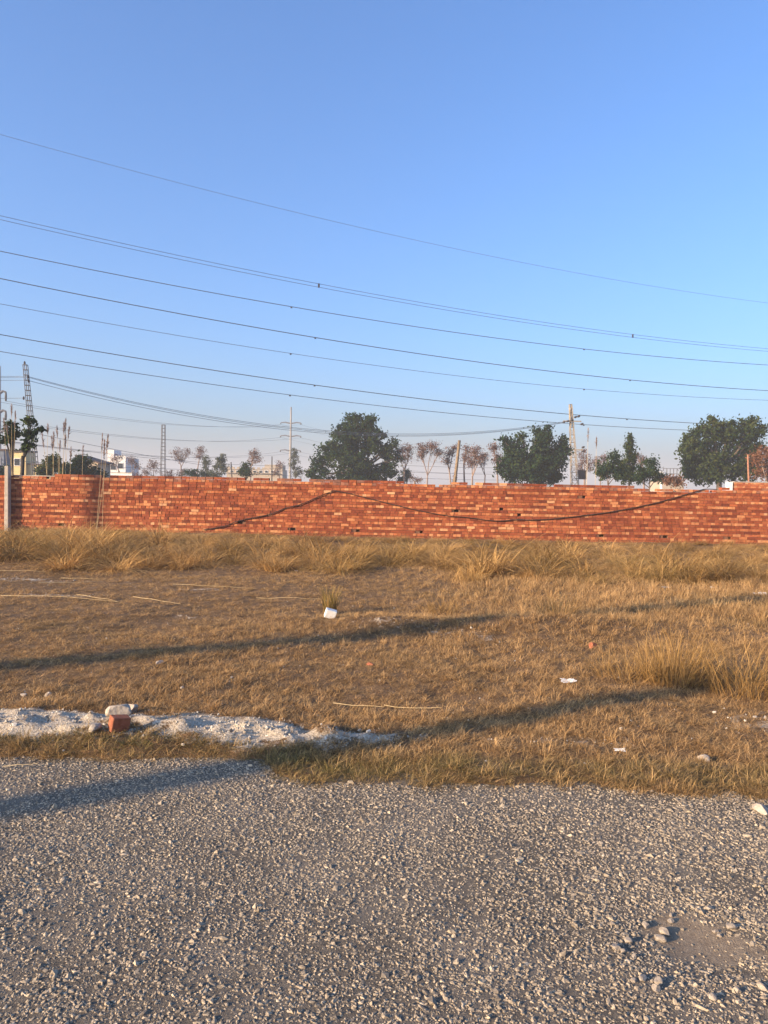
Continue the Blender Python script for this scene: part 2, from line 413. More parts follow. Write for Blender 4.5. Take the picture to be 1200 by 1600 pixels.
def blades(n, L, W, spread, tilt, curl, segs, seed, flop=0.0):
    """n grass blades: L, tilt, curl = (lo, hi); returns V, tris, bt, br"""
    r = np.random.default_rng(seed)
    ph = r.uniform(0, 2 * np.pi, n); rr = spread * np.sqrt(r.uniform(0, 1, n)); a0 = r.uniform(0, 2 * np.pi, n)
    bx, by = rr * np.cos(a0), rr * np.sin(a0)
    # blades lean mostly outwards from the clump centre
    ph = np.where(r.uniform(0, 1, n) < 0.7, a0 + r.normal(0, 0.6, n), ph)
    ln = r.uniform(*L, n) ; th = r.uniform(*tilt, n); cu = r.uniform(*curl, n); w = W * r.uniform(0.6, 1.3, n)
    Vs = []; x, y, z = bx.copy(), by.copy(), np.full(n, -0.01)
    side = np.stack([-np.sin(ph), np.cos(ph), np.zeros(n)], 1)
    tw = r.uniform(-0.8, 0.8, n)
    side = side * np.cos(tw)[:, None] + np.stack([np.cos(ph), np.sin(ph), np.zeros(n)], 1) * np.sin(tw)[:, None]
    bts = []
    for k in range(segs + 1):
        p = np.stack([x, y, z], 1); t_ = k / segs
        if k < segs:
            hw = (w * (1 - 0.75 * t_) / 2)[:, None]
            Vs += [p - side * hw, p + side * hw]; bts += [t_, t_]
        else: Vs.append(p); bts.append(1.0)
        a = th + cu * t_
        x = x + ln / segs * np.sin(a) * np.cos(ph); y = y + ln / segs * np.sin(a) * np.sin(ph); z = np.maximum(z + ln / segs * np.cos(a), 0.004)
    m = len(Vs); V = np.stack(Vs, 1).reshape(-1, 3)
    T = []
    for k in range(segs - 1): T += [(2 * k, 2 * k + 1, 2 * k + 3), (2 * k, 2 * k + 3, 2 * k + 2)]
    T.append((2 * segs - 2, 2 * segs - 1, 2 * segs))
    Q = (np.arange(n)[:, None, None] * m + np.array(T)[None]).reshape(-1, 3)
    return V, Q, np.tile(np.array(bts), n), np.repeat(r.uniform(0, 1, n), m)

def chip(seed, flat=0.6):
    r = np.random.default_rng(seed)
    p = (1 + 5 ** 0.5) / 2
    v = np.array([(-1, p, 0), (1, p, 0), (-1, -p, 0), (1, -p, 0), (0, -1, p), (0, 1, p), (0, -1, -p), (0, 1, -p), (p, 0, -1), (p, 0, 1), (-p, 0, -1), (-p, 0, 1)], float)
    v /= np.linalg.norm(v, axis=1)[:, None]; v *= r.uniform(0.62, 1.2, (12, 1)); v += r.normal(0, 0.13, (12, 3))
    v *= np.array([r.uniform(0.9, 1.3), r.uniform(0.65, 0.95), flat * r.uniform(0.8, 1.2)])
    f = np.array([(0, 11, 5), (0, 5, 1), (0, 1, 7), (0, 7, 10), (0, 10, 11), (1, 5, 9), (5, 11, 4), (11, 10, 2), (10, 7, 6), (7, 1, 8), (3, 9, 4), (3, 4, 2), (3, 2, 6), (3, 6, 8), (3, 8, 9), (4, 9, 5), (2, 4, 11), (6, 2, 10), (8, 6, 7), (9, 8, 1)])
    return v, f

# road stones
N = 330000
x = RNG.uniform(-4.0, 4.0, N); y = RNG.uniform(0.9, 4.45, N)
dens = 0.68 + 1.3 * (fbm(x * 2.2, y * 2.2, 31) - 0.40)
keep = (y < edge(x) + 0.06) & (RNG.uniform(0, 1, N) < dens) & (RNG.uniform(0, 1, N) > 0.9 * sstep(0.3, 0.8, sand_mask(x, y)))
x, y = x[keep], y[keep]; n = len(x)
s = 0.0058 * np.exp(RNG.normal(0, 0.36, n)) * (1 + 0.35 * (fbm(x * 1.1, y * 1.1, 33) - 0.4))
z = rh(x, y) + s * RNG.uniform(-0.45, 0.0, n)
chips_src = [source('road_chip', *chip(100 + k), M['road_chip']) for k in range(10)]
scatter('road_stones', np.stack([x, y, z], 1), np.stack([RNG.normal(0, 0.35, n), RNG.normal(0, 0.35, n), RNG.uniform(0, 6.28, n)], 1),
        np.repeat(s[:, None], 3, 1), RNG.integers(0, 10, n), RNG.uniform(0, 1, n), chips_src,
        'grey stone chips set in the worn road surface', 'gravel')

# lime and gravel crumbs lying where the ground is pale
N = 220000
x = RNG.uniform(-6, 6, N); y = RNG.uniform(4.1, 12, N)
wmk = white_mask(x, y)
keep = (y > edge(x) - 0.25) & (RNG.uniform(0, 1, N) < np.clip(wmk - 0.22, 0, 1) ** 1.3 + 0.006) & (RNG.uniform(0, 1, N) < np.clip(6 / y, 0, 1))
x, y = x[keep], y[keep]; n = len(x)
s = 0.0044 * np.exp(RNG.normal(0, 0.5, n))
lime_src = [source('lime_chip', *chip(200 + k, 0.75), M['lime_chip']) for k in range(6)]
scatter('lime_gravel', np.stack([x, y, np.maximum(gh(x, y), -0.002) + s * 0.25], 1), RNG.uniform(0, 6.28, (n, 3)), np.repeat(s[:, None], 3, 1),
        RNG.integers(0, 6, n), RNG.uniform(0, 1, n), lime_src, 'crumbs of white lime and pale gravel strewn over the bare ground', 'gravel')

# short turf
def green_mask(x, y):
    v = np.exp(-((y - edge(x) - 0.22) / 0.28) ** 2) * 0.95
    return np.clip(v + 0.55 * (fbm(x * 0.9, y * 0.9, 41) - 0.62) * 2, 0.0, 1)
turf_src = []
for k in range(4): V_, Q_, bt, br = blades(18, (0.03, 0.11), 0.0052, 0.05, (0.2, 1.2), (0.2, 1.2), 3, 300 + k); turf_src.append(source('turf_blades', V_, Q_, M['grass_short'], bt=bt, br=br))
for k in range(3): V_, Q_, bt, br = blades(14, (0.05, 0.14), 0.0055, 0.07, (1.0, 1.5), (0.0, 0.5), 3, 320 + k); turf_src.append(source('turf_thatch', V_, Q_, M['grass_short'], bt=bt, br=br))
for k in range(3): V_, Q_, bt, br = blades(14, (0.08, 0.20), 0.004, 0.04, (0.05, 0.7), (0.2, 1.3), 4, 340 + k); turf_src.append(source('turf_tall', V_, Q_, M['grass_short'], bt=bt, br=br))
N = 150000
u_ = RNG.uniform(0, 1, N); y = 3.85 + 12.5 * u_ ** 1.35
x = RNG.uniform(-1, 1, N) * (y * 0.55 + 1.6)
ok = (y > edge(x) - 0.05 + RNG.exponential(0.03, N)) & (RNG.uniform(0, 1, N) > 0.985 * sstep(0.30, 0.62, white_mask(x, y) + 0.25 * (vnoise(x * 8, y * 8, 44) - 0.5)))
ok &= RNG.uniform(0, 1, N) < 0.12 + 2.6 * fbm(x * 1.2, y * 1.2, 46) * (fbm(x * 5, y * 5, 47) - 0.12)
x, y = x[ok], y[ok]; n = len(x)
lush = np.clip(0.22 + 0.9 * sstep(-0.5, 2.5, x) * sstep(6.5, 10.5, y) + 0.5 * (fbm(x * 0.8, y * 0.8, 48) - 0.5) + 0.18 * np.exp(-((y - edge(x) - 0.2) / 0.3) ** 2), 0.05, 1.2)
s = (0.13 + 0.60 * lush) * RNG.uniform(0.5, 1.5, n)
pick = RNG.uniform(0, 1, n)
var = np.where(pick < 0.5 - 0.2 * lush, RNG.integers(4, 7, n), np.where(pick < 0.97 - 0.32 * lush, RNG.integers(0, 4, n), RNG.integers(7, 10, n)))
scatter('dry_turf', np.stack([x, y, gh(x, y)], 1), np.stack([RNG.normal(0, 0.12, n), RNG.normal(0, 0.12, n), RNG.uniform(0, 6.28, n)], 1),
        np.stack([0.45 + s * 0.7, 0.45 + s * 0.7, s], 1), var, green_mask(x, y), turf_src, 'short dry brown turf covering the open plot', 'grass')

# tall dry grass along the wall
WALL_Y = 23.0
tus_src = []
for k in range(6):
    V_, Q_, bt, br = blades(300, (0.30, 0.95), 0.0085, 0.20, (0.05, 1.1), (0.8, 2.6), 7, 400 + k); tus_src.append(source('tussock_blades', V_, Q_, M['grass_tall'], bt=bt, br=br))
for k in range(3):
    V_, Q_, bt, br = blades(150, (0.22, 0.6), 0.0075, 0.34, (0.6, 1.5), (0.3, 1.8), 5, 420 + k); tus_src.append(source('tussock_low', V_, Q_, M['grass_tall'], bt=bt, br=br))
def spaced(n, sampler, dist, seed):      # dart throwing with a spacing that may vary
    r = np.random.default_rng(seed); pts = np.zeros((0, 2))
    for _ in range(n):
        p = sampler(r)
        if p is not None and (len(pts) == 0 or np.min(np.sum((pts - p) ** 2, 1)) > dist(p) ** 2): pts = np.vstack([pts, p])
    return pts
def tall_front(x): return 13.7 - 0.9 * sstep(1.0, 4.0, x) + 1.6 * (fbm(x * 0.6, x * 0, 51) - 0.5) * 2
def tall_sample(r):
    y = r.uniform(12.0, 22.5); x = r.uniform(-1, 1) * (y * 0.56 + 2.5)
    return np.array([x, y]) if y > float(tall_front(x)) and r.uniform() < 0.25 + 1.1 * float(fbm(x * 0.5, y * 0.5, 52)) else None
big = spaced(2600, tall_sample, lambda p: 0.78, 55)
low = spaced(1300, tall_sample, lambda p: 0.48, 56)
x = np.concatenate([big[:, 0], low[:, 0]]); y = np.concatenate([big[:, 1], low[:, 1]]); n = len(x); nb = len(big)
front = tall_front(x)
hgt = (1.0 - 0.5 * sstep(1.0, 5.5, y - front)) * (0.45 + 0.95 * fbm(x * 0.55, y * 0.55, 53)) * np.where(np.arange(n) < nb, RNG.uniform(0.65, 1.45, n), 0.8)
hgt = hgt * (1 + 0.5 * blob(x, y, -7.2, 18.0, 2.2, 3.0)) * (1 - 0.3 * sstep(20.0, 22.5, y))
var = np.where(np.arange(n) < nb, RNG.integers(0, 6, n), RNG.integers(6, 9, n))
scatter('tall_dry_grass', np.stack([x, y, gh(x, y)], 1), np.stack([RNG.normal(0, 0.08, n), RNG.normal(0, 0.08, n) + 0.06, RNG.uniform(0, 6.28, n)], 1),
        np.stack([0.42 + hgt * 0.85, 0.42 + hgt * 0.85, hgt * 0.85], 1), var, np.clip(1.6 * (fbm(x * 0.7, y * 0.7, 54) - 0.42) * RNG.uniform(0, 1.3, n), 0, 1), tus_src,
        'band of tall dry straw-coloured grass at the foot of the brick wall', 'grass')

# single tussocks standing out on the plot
def tussock(p, n, L, W, spread, tilt, curl, seed, label, green):
    V_, Q_, bt, br = blades(n, L, W, spread, tilt, curl, 5, seed)
    me = np_mesh('grass_tussock', V_, Q_); fattr(me, 'bt', bt); fattr(me, 'br', br)
    o = link('grass_tussock', me, M['grass_one_green' if green else 'grass_one']); o.location = (p.x, p.y, float(gh(p.x, p.y)))
    tag(o, label, 'grass tussock', 'tussocks standing on the plot')
for nm, gval in (('grass_one', 0.18), ('grass_one_green', 0.8)):
    m2 = M['grass_tall'].copy(); m2.name = nm
    for nd in m2.node_tree.nodes:
        if nd.type == 'ATTRIBUTE' and nd.attribute_type == 'INSTANCER':
            vv = m2.node_tree.nodes.new('ShaderNodeValue'); vv.outputs[0].default_value = gval
            for lk in list(nd.outputs['Fac'].links):
                to = lk.to_socket; m2.node_tree.links.remove(lk); m2.node_tree.links.new(vv.outputs[0], to)
            break
    M[nm] = m2
tussock(on_ground(1050, 1068), 420, (0.25, 0.62), 0.0055, 0.24, (0.0, 0.9), (0.2, 1.5), 501, 'big spiky straw tussock beside the shadow on the open plot', False)
tussock(on_ground(975, 1062), 240, (0.2, 0.45), 0.005, 0.26, (0.4, 1.2), (0.3, 1.2), 502, 'low flopped straw tussock leaning against the big spiky one', False)
tussock(on_ground(1165, 1085), 420, (0.25, 0.60), 0.0055, 0.30, (0.1, 1.0), (0.3, 1.5), 503, 'broad straw tussock right of the big spiky one, near the pale gravel', False)
tussock(on_ground(515, 958), 150, (0.2, 0.42), 0.008, 0.08, (0.0, 0.45), (0.1, 0.6), 504, 'small green tuft of grass just behind the white block', True)
tussock(on_ground(870, 975), 220, (0.15, 0.42), 0.006, 0.20, (0.1, 0.9), (0.2, 1.3), 505, 'lone straw tussock on the low mound before the tall grass', False)
tussock(on_ground(690, 960), 200, (0.12, 0.34), 0.006, 0.22, (0.2, 1.1), (0.2, 1.3), 506, 'rounded straw tussock beside the small earth mound', False)
tussock(on_ground(735, 912), 260, (0.2, 0.5), 0.008, 0.26, (0.2, 1.0), (0.3, 1.5), 507, 'fluffy straw tussock detached from the front of the tall grass', False)

# ---------------------------------------------------------------- brick wall
CH, NC = 0.0818, 21
def ux(u): return (u - 600) * WALL_Y / F
def courses(x):
    u = 600 + x * F / WALL_Y
    if u < 82: return 20
    if u < 625: return 21
    if u < 700: return 20
    if u < 987: return 21
    if u < 1123: return 20
    return 21
wall = empty('brick_wall', (0, WALL_Y, 0), 'long red brick boundary wall in alternating header and stretcher courses', 'wall')
holes = [(95, 818), (375, 815), (457, 827), (560, 830), (660, 833), (785, 794), (713, 797), (940, 838), (1040, 839), (1142, 841), (914, 778), (812, 806)]
holes = [at(u, v, WALL_Y) for u, v in holes]
gaps_top = [ux(u) for u in (168, 222, 257, 387, 425, 455, 480, 507, 733, 860, 880, 1110)]
HEAD = [(0.56, 0.235, 0.10), (0.52, 0.19, 0.075), (0.48, 0.15, 0.058), (0.43, 0.12, 0.046), (0.35, 0.095, 0.042), (0.62, 0.32, 0.16)]
STRE = [(0.37, 0.092, 0.036), (0.33, 0.08, 0.033), (0.42, 0.12, 0.048), (0.27, 0.07, 0.034), (0.47, 0.17, 0.07)]
HEAD_R = [(0.22, 0.055, 0.026), (0.31, 0.082, 0.034), (0.42, 0.13, 0.050), (0.48, 0.17, 0.066), (0.60, 0.27, 0.12)]
STRE_R = [(0.16, 0.042, 0.022), (0.24, 0.06, 0.027), (0.29, 0.075, 0.031), (0.36, 0.11, 0.046)]
bricks = []                       # (x, y centre, z, hx, hy, hz, yaw, colour, is_stretcher, course)
for c in range(-1, NC):
    head = (c % 2 == 1)
    step = 0.1185 if head else 0.237
    xx = -31.0 - random.uniform(0, 0.24)
    while xx < 31.0:
        cx = xx + step / 2; xx += step * (random.uniform(0.965, 1.035) if head else random.uniform(0.985, 1.015))
        if c >= courses(cx): continue
        cz = (c + 0.5) * CH + 0.010 * (float(vnoise(cx * 0.35, c * 0.02, 61)) - 0.5) * 2
        if any(abs(h.x - cx) < step * 0.5 and abs(h.z - cz) < CH * 0.5 for h in holes): continue
        if c == courses(cx) - 1 and any(abs(g - cx) < 0.07 for g in gaps_top): continue
        if c == courses(cx) - 1 and random.random() < 0.03: continue
        hx = (0.0562 if head else 0.1155) * random.uniform(0.955, 1.0)
        hy = 0.112 if (head or c >= courses(cx) - 1) else 0.054
        proud = random.gauss(-0.002, 0.004) if head else random.gauss(0.004, 0.003)
        q_ = 0.35 * float(vnoise(cx * 0.9, c * 7.3, 62)) + 0.65 * random.random()
        pal = HEAD_R if head else STRE_R
        q_ = min(max((q_ - 0.15) / 0.7, 0), 0.999) * (len(pal) - 1); i_ = int(q_); fr_ = q_ - i_
        colr = tuple(a_ * (1 - fr_) + b_ * fr_ for a_, b_ in zip(pal[i_], pal[i_ + 1]))
        if random.random() < 0.07: colr = random.choice(HEAD)
        k = random.uniform(0.92, 1.07); colr = tuple(min(1, q * k) for q in colr)
        if c >= 19 and random.random() < 0.3: colr = tuple(q * 0.6 + 0.4 * g for q, g in zip(colr, (0.25, 0.18, 0.14)))
        bricks.append((cx, WALL_Y + hy + proud, cz, hx, hy, CH / 2 - random.uniform(0.0025, 0.0075), random.gauss(0, 0.02), colr, not head, c))
single = [i for i, b in enumerate(bricks) if b[8] and b[9] in (16, 18, 20) and abs(b[0]) < 11.7]
single = sorted(single, key=lambda i: (-(bricks[i][9] == 20), -(bricks[i][9] == 18), abs(bricks[i][0])))[:298]
sset = set(single)
cube = np.array([(sx, sy, sz) for sz in (-1, 1) for sy in (-1, 1) for sx in (-1, 1)], float)
cq = np.array([(0, 2, 3, 1), (4, 5, 7, 6), (0, 1, 5, 4), (2, 6, 7, 3), (0, 4, 6, 2), (1, 3, 7, 5)])
Vs, Qs, Cs = [], [], []
for i, b in enumerate(bricks):
    if i in sset: continue
    v = cube * np.array(b[3:6]) + RNG.normal(0, 0.0015, (8, 3))
    ca, sa = math.cos(b[6]), math.sin(b[6])
    v = np.stack([v[:, 0] * ca - v[:, 1] * sa, v[:, 0] * sa + v[:, 1] * ca, v[:, 2]], 1) + np.array([b[0], b[1] - WALL_Y, b[2]])
    Qs.append(cq + 8 * len(Vs)); Vs.append(v); Cs.append(b[7])
me = np_mesh('brickwork', np.concatenate(Vs), np.concatenate(Qs))
ca = me.attributes.new('bcol', 'FLOAT_COLOR', 'FACE')
ca.data.foreach_set('color', np.repeat(np.array([(*c, 1) for c in Cs], np.float32), 6, 0).ravel())
o = link('brickwork', me, M['brick_joined'], loc=(0, 0, 0)); o.parent = wall; o['kind'] = 'stuff'
bm_single = []
for k in range(4):                # rounded-corner single bricks, shared by the copies
    v = cube + RNG.normal(0, 0.012, (8, 3)); me = np_mesh('brick', v, cq); me.materials.append(M['brick_single']); bm_single.append(me)
for j, i in enumerate(single):
    b = bricks[i]
    o = bpy.data.objects.new('brick', bm_single[j % 4]); COL.objects.link(o); o.parent = wall
    o.location = (b[0], b[1] - WALL_Y, b[2]); o.scale = b[3:6]; o.rotation_euler = (0, 0, b[6]); o.color = (*b[7], 1)
core = MB()
for c in range(-1, NC):            # mortar behind the faces, course by course, left open at the putlog holes
    z0, z1 = c * CH - (0.3 if c < 0 else 0), (c + 1) * CH
    cuts = sorted(h.x for h in holes if z0 <= h.z < z1)
    for (sa, sb) in ((-31.0, ux(82)), (ux(82), ux(625)), (ux(625), ux(700)), (ux(700), ux(987)), (ux(987), ux(1123)), (ux(1123), 31.0)):
        if c >= courses((sa + sb) / 2) - 1: continue
        core.box(((sa + sb) / 2, WALL_Y + 0.232, (z0 + z1) / 2), ((sb - sa) / 2, 0.010, (z1 - z0) / 2))
        ed = [sa]
        for h in cuts:
            if sa < h < sb: ed += [h - 0.075, h + 0.075]
        ed.append(sb)
        for k in range(0, len(ed), 2):
            if ed[k + 1] - ed[k] > 0.01: core.box(((ed[k] + ed[k + 1]) / 2, WALL_Y + 0.122, (z0 + z1) / 2), ((ed[k + 1] - ed[k]) / 2, 0.098, (z1 - z0) / 2))
core.build('mortar_core', M['mortar'], wall)
capm = MB()                        # mortar left on the wall top by the post
xx = ux(20)
while xx < ux(80):
    w = random.uniform(0.08, 0.2); capm.box((xx + w / 2, WALL_Y + 0.115, 20 * CH + 0.008), (w / 2, 0.10, random.uniform(0.008, 0.02)), random.gauss(0, 0.02)); xx += w * 0.98
capm.build('mortar_cap', M['cap_mortar'], wall)

# concrete post against the wall
pp = at(12, 780, WALL_Y - 0.1)
post = MB(); ptop = at(12, 728, WALL_Y - 0.1).z
hh = (ptop + 0.3) / 2
vs = [(pp.x + sx * (0.055 + 0.004 * (1 - sz)), WALL_Y - 0.098 + sy * 0.092, (ptop if sz > 0 else -0.3)) for sz in (-1, 1) for sy in (-1, 1) for sx in (-1, 1)]
post.add(vs, [(0, 2, 3, 1), (4, 5, 7, 6), (0, 1, 5, 4), (2, 6, 7, 3), (0, 4, 6, 2), (1, 3, 7, 5)])
o = post.build('concrete_post', M['concrete']); bv = o.modifiers.new('bevel', 'BEVEL'); bv.width = 0.012; bv.segments = 2
tag(o, 'square grey concrete post standing against the brick wall, taller than it', 'post')

# cable slung on the wall
def smooth_path(pts, n):
    pts = [Vector(p) for p in pts]; out = []
    for i in range(len(pts) - 1):
        p0, p1, p2, p3 = pts[max(i - 1, 0)], pts[i], pts[i + 1], pts[min(i + 2, len(pts) - 1)]
        for k in range(n):
            t_ = k / n
            out.append(0.5 * (2 * p1 + (p2 - p0) * t_ + (2 * p0 - 5 * p1 + 4 * p2 - p3) * t_ ** 2 + (3 * p1 - p0 - 3 * p2 + p3) * t_ ** 3))
    out.append(pts[-1]); return out
cpx = [(318, 828), (352, 822), (372, 814), (420, 804), (446, 794), (470, 788), (505, 773), (522, 767)]
cpx2 = [(522, 767), (545, 771), (600, 785), (660, 799), (700, 806), (724, 808), (775, 814), (806, 812), (840, 812.5), (900, 807), (960, 799), (1020, 787), (1060, 776), (1088, 768)]
c1 = [at(u, v, WALL_Y - 0.035) for u, v in cpx]; c2 = [at(u, v, WALL_Y - 0.035) for u, v in cpx2]
over = [at(1088, 768, WALL_Y - 0.035), Vector((ux(1100), WALL_Y - 0.01, 20 * CH + 0.02)), Vector((ux(1122), WALL_Y + 0.12, 20 * CH + 0.02))]
cb = MB(); cb.tube(smooth_path(c1, 5) + smooth_path(c2, 5)[1:] + smooth_path(over, 4)[1:], 0.014, 6)
tag(cb.build('slung_cable', M['cable'], smooth=True), 'thick black cable hanging in two sags across the brick wall', 'cable')

# loose bricks at the foot of the wall by the post
for k, (u, dy, lab) in enumerate([(40, 0.35, 'loose red brick in the grass at the foot of the concrete post'), (54, 0.5, 'half buried red brick lying a little away from the concrete post')]):
    b = MB(); b.box((0, 0, 0), (0.112, 0.054, 0.036)); p = Vector((gx(u, WALL_Y - dy), WALL_Y - dy, 0))
    o = b.build('loose_brick', M['rock_red']); o.location = (p.x, p.y, float(gh(p.x, p.y)) + 0.1); o.rotation_euler = (0.1, 0.2, 0.5 + k)
    tag(o, lab, 'brick')

# second brick wall beyond, seen over the top
fw = empty('far_brick_wall', (gx(1170, 34), 34, 0), 'low brick wall beyond the boundary wall with a white end pillar', 'wall')
f = MB(); xa, xb = gx(1143, 34), gx(1143, 34) + 18; ft = at(1170, 754, 34).z
f.box(((xa + xb) / 2, 34.12, ft / 2 - 0.15), ((xb - xa) / 2, 0.11, ft / 2 + 0.15))
f.build('wall_core', M['mortar'], fw)
Vs, Qs, Cs = [], [], []
for c in range(int(ft / CH) + 1):
    head = c % 2 == 0; xx = xa
    while xx < xb:
        st = 0.118 if head else 0.236; cz = ft - (c + 0.5) * CH
        Vs.append(cube * np.array((st / 2 - 0.004, 0.05, CH / 2 - 0.004)) + np.array([xx + st / 2, 34.04 + random.gauss(0, 0.003), cz]))
        Qs.append(cq + 8 * (len(Vs) - 1)); Cs.append(random.choice(HEAD if head else STRE)); xx += st
me = np_mesh('brickwork', np.concatenate(Vs) - np.array(fw.location), np.concatenate(Qs)); ca = me.attributes.new('bcol', 'FLOAT_COLOR', 'FACE')
ca.data.foreach_set('color', np.repeat(np.array([(*c, 1) for c in Cs], np.float32), 6, 0).ravel())
o = link('brickwork', me, M['brick_joined'], loc=(0, 0, 0)); o.parent = fw; o['kind'] = 'stuff'
f = MB(); f.box((xa - 0.07, 34.1, ft / 2 - 0.12), (0.09, 0.15, ft / 2 + 0.13)); f.build('end_pillar', M['paint_white'], fw)
f = MB(); f.box(((xa + xb) / 2 + 0.05, 34.11, ft + 0.02), ((xb - xa) / 2 - 0.05, 0.13, 0.02)); f.build('coping', M['cap_mortar'], fw)

# ---------------------------------------------------------------- things lying on the plot
def rock(name, p, size, m, label, cat='stone', group=None, seed=0, sink=0.25, rz=None):
    import bmesh
    bm = bmesh.new(); bmesh.ops.create_icosphere(bm, subdivisions=3, radius=1.0)
    r = random.Random(seed); cuts = [(Vector((r.gauss(0, 1), r.gauss(0, 1), r.gauss(0, 1))).normalized(), r.uniform(0.55, 0.85)) for _ in range(9)]
    for v in bm.verts:
        for nrm, d in cuts:
            e = v.co.dot(nrm) - d
            if e > 0: v.co -= nrm * e
        v.co += v.co.normalized() * r.uniform(-0.025, 0.025)
        v.co.x *= size[0]; v.co.y *= size[1]; v.co.z *= size[2]
    me = bpy.data.meshes.new(name); bm.to_mesh(me); bm.free()
    o = link(name, me, m); o.location = (p.x, p.y, max(float(gh(p.x, p.y)), float(rh(p.x, p.y)) if p.y < 4 else -1) + size[2] * (0.75 - sink)); o.rotation_euler = (0, 0, r.uniform(0, 6) if rz is None else rz)
    return tag(o, label, cat, group)

def brick_bit(p, h, rot, label, m, lift=0.0):
    b = MB(); b.box((0, 0, 0), h); o = b.build('broken_brick', m); o.rotation_euler = rot
    o.location = (p.x, p.y, float(gh(p.x, p.y)) + h[2] * 0.92 + lift)
    bv = o.modifiers.new('bevel', 'BEVEL'); bv.width = 0.006; bv.segments = 2
    return tag(o, label, 'brick')
brick_bit(on_ground(186, 1158), (0.055, 0.036, 0.045), (0.10, 0.14, 0.66), 'broken red brick standing on the white lime by the roadside', M['rock_red'])
rock('stone', on_ground(186, 1142), (0.085, 0.065, 0.055), M['rock_pale'], 'pale flat-topped stone lying behind the broken red brick', seed=3, sink=0.0, rz=0.3)
rock('stone', on_ground(206, 1120), (0.05, 0.04, 0.045), M['rock_pale'], 'small pale stone with a chipped white face, behind the flat-topped stone', seed=5, sink=0.1)
rock('stone', on_ground(148, 1160), (0.055, 0.04, 0.035), M['rock_pale'], 'dusty grey lump half sunk in lime left of the broken red brick', seed=8)
rock('stone', on_ground(75, 1096), (0.032, 0.026, 0.02), M['rock_pale'], 'little grey stone in dry turf behind the white lime', seed=9)
rock('stone', on_ground(38, 1096), (0.03, 0.02, 0.015), M['rock_pale'], 'flat white pebble beside the little grey stone in dry turf', seed=10)
rock('stone', on_ground(248, 1046), (0.06, 0.035, 0.018), M['rock_pale'], 'flat whitish stone lying in the long shadow on the plot', seed=11)
rock('stone', on_ground(1188, 1268), (0.055, 0.035, 0.025), M['rock_pale'], 'buff stone on the road edge against the grass verge', seed=12)
rock('brick_fragment', on_ground(926, 1014), (0.055, 0.04, 0.04), M['rock_red'], 'rounded red brick lump on the mound before the spiky tussock', 'brick', seed=13)
rock('brick_fragment', on_ground(578, 1046), (0.04, 0.025, 0.022), M['rock_red'], 'small red brick chip in front of the pale earth mound', 'brick', seed=14)
rock('stone', on_ground(1100, 1190), (0.045, 0.035, 0.03), M['rock_pale'], 'grey stone in the green verge near the pale gravel', seed=15, sink=0.5)
rock('stone', on_ground(285, 1082), (0.02, 0.018, 0.016), M['rock_pale'], 'white pebble in the dry turf behind the broken brick', seed=16)

p = on_ground(516, 976)
b = MB(); b.box((0, 0, 0), (0.062, 0.035, 0.05)); o = b.build('white_block', M['foam_white']); o.location = (p.x, p.y, float(gh(p.x, p.y)) + 0.05); o.rotation_euler = (0.25, 0.28, 0.2)
bv = o.modifiers.new('bevel', 'BEVEL'); bv.width = 0.006; bv.segments = 2
tag(o, 'white block tilted on the dry turf in front of the green tuft', 'block')

def litter(u, v, w, label, seed, name='paper_scrap'):
    p = on_ground(u, v); r = np.random.default_rng(seed); k = 9
    g = np.linspace(-1, 1, k); X, Y = np.meshgrid(g, g)
    Zz = 0.30 * w * (fbm(X * 1.3 + seed, Y * 1.3, seed) - 0.35) * 2 + 0.12 * w * r.normal(0, 0.3, X.shape)
    X = X * w * (0.8 + 0.35 * vnoise(Y * 2 + seed, Y * 0, 3)); Y = Y * w * 0.6 * (0.8 + 0.4 * vnoise(X * 9 + seed, X * 0, 4))
    I = (np.arange(k - 1)[:, None] * k + np.arange(k - 1)[None]).ravel()
    me = np_mesh(name, np.stack([X.ravel(), Y.ravel(), np.maximum(Zz, 0).ravel()], 1), np.stack([I, I + 1, I + 1 + k, I + k], 1))
    o = link(name, me, M['paper']); o.location = (p.x, p.y, float(gh(p.x, p.y)) + 0.012); o.rotation_euler = (0.12, 0, r.uniform(-0.4, 0.4))
    sd = o.modifiers.new('thick', 'SOLIDIFY'); sd.thickness = 0.0015
    return tag(o, label, 'litter')
litter(888, 1072, 0.06, 'crumpled white paper scrap lying before the flopped straw tussock', 21)
litter(968, 1180, 0.03, 'thin white paper strip in the grass verge by the road', 22)
litter(1040, 921, 0.06, 'white scrap at the front of the tall grass', 23)
litter(1188, 934, 0.09, 'large torn white scrap on the bare strip before the tall grass', 24)
litter(1115, 922, 0.05, 'small white scrap between two others before the tall grass', 25)
litter(463, 895, 0.03, 'tiny white scrap at the foot of the tall grass opposite the steel monopole', 26)

stalks = [((0, 935), (185, 945)), ((120, 935), (183, 944)), ((208, 937), (283, 949)), ((0, 897), (82, 898)), ((95, 905), (165, 908)), ((60, 915), (160, 912)), ((270, 918), (400, 924)), ((520, 1104), (600, 1110)), ((600, 1108), (690, 1114)), ((400, 938), (500, 941)), ((5, 1203), (60, 1199))]
for i, (a, b_) in enumerate(stalks):
    pa, pb = on_ground(*a), on_ground(*b_)
    pts = []
    for k in range(6):
        q = pa.lerp(pb, k / 5); q.z = max(float(gh(q.x, q.y)), 0.0) + 0.022 + 0.003 * math.sin(k * 2.1 + i); pts.append(q)
    s_ = MB(); s_.tube(pts, [0.0034 - 0.0004 * k for k in range(6)], 5)
    tag(s_.build('dry_stalk', M['straw']), 'long pale dry reed stalk lying on the turf', 'stalk', 'dry stalks lying about the plot')

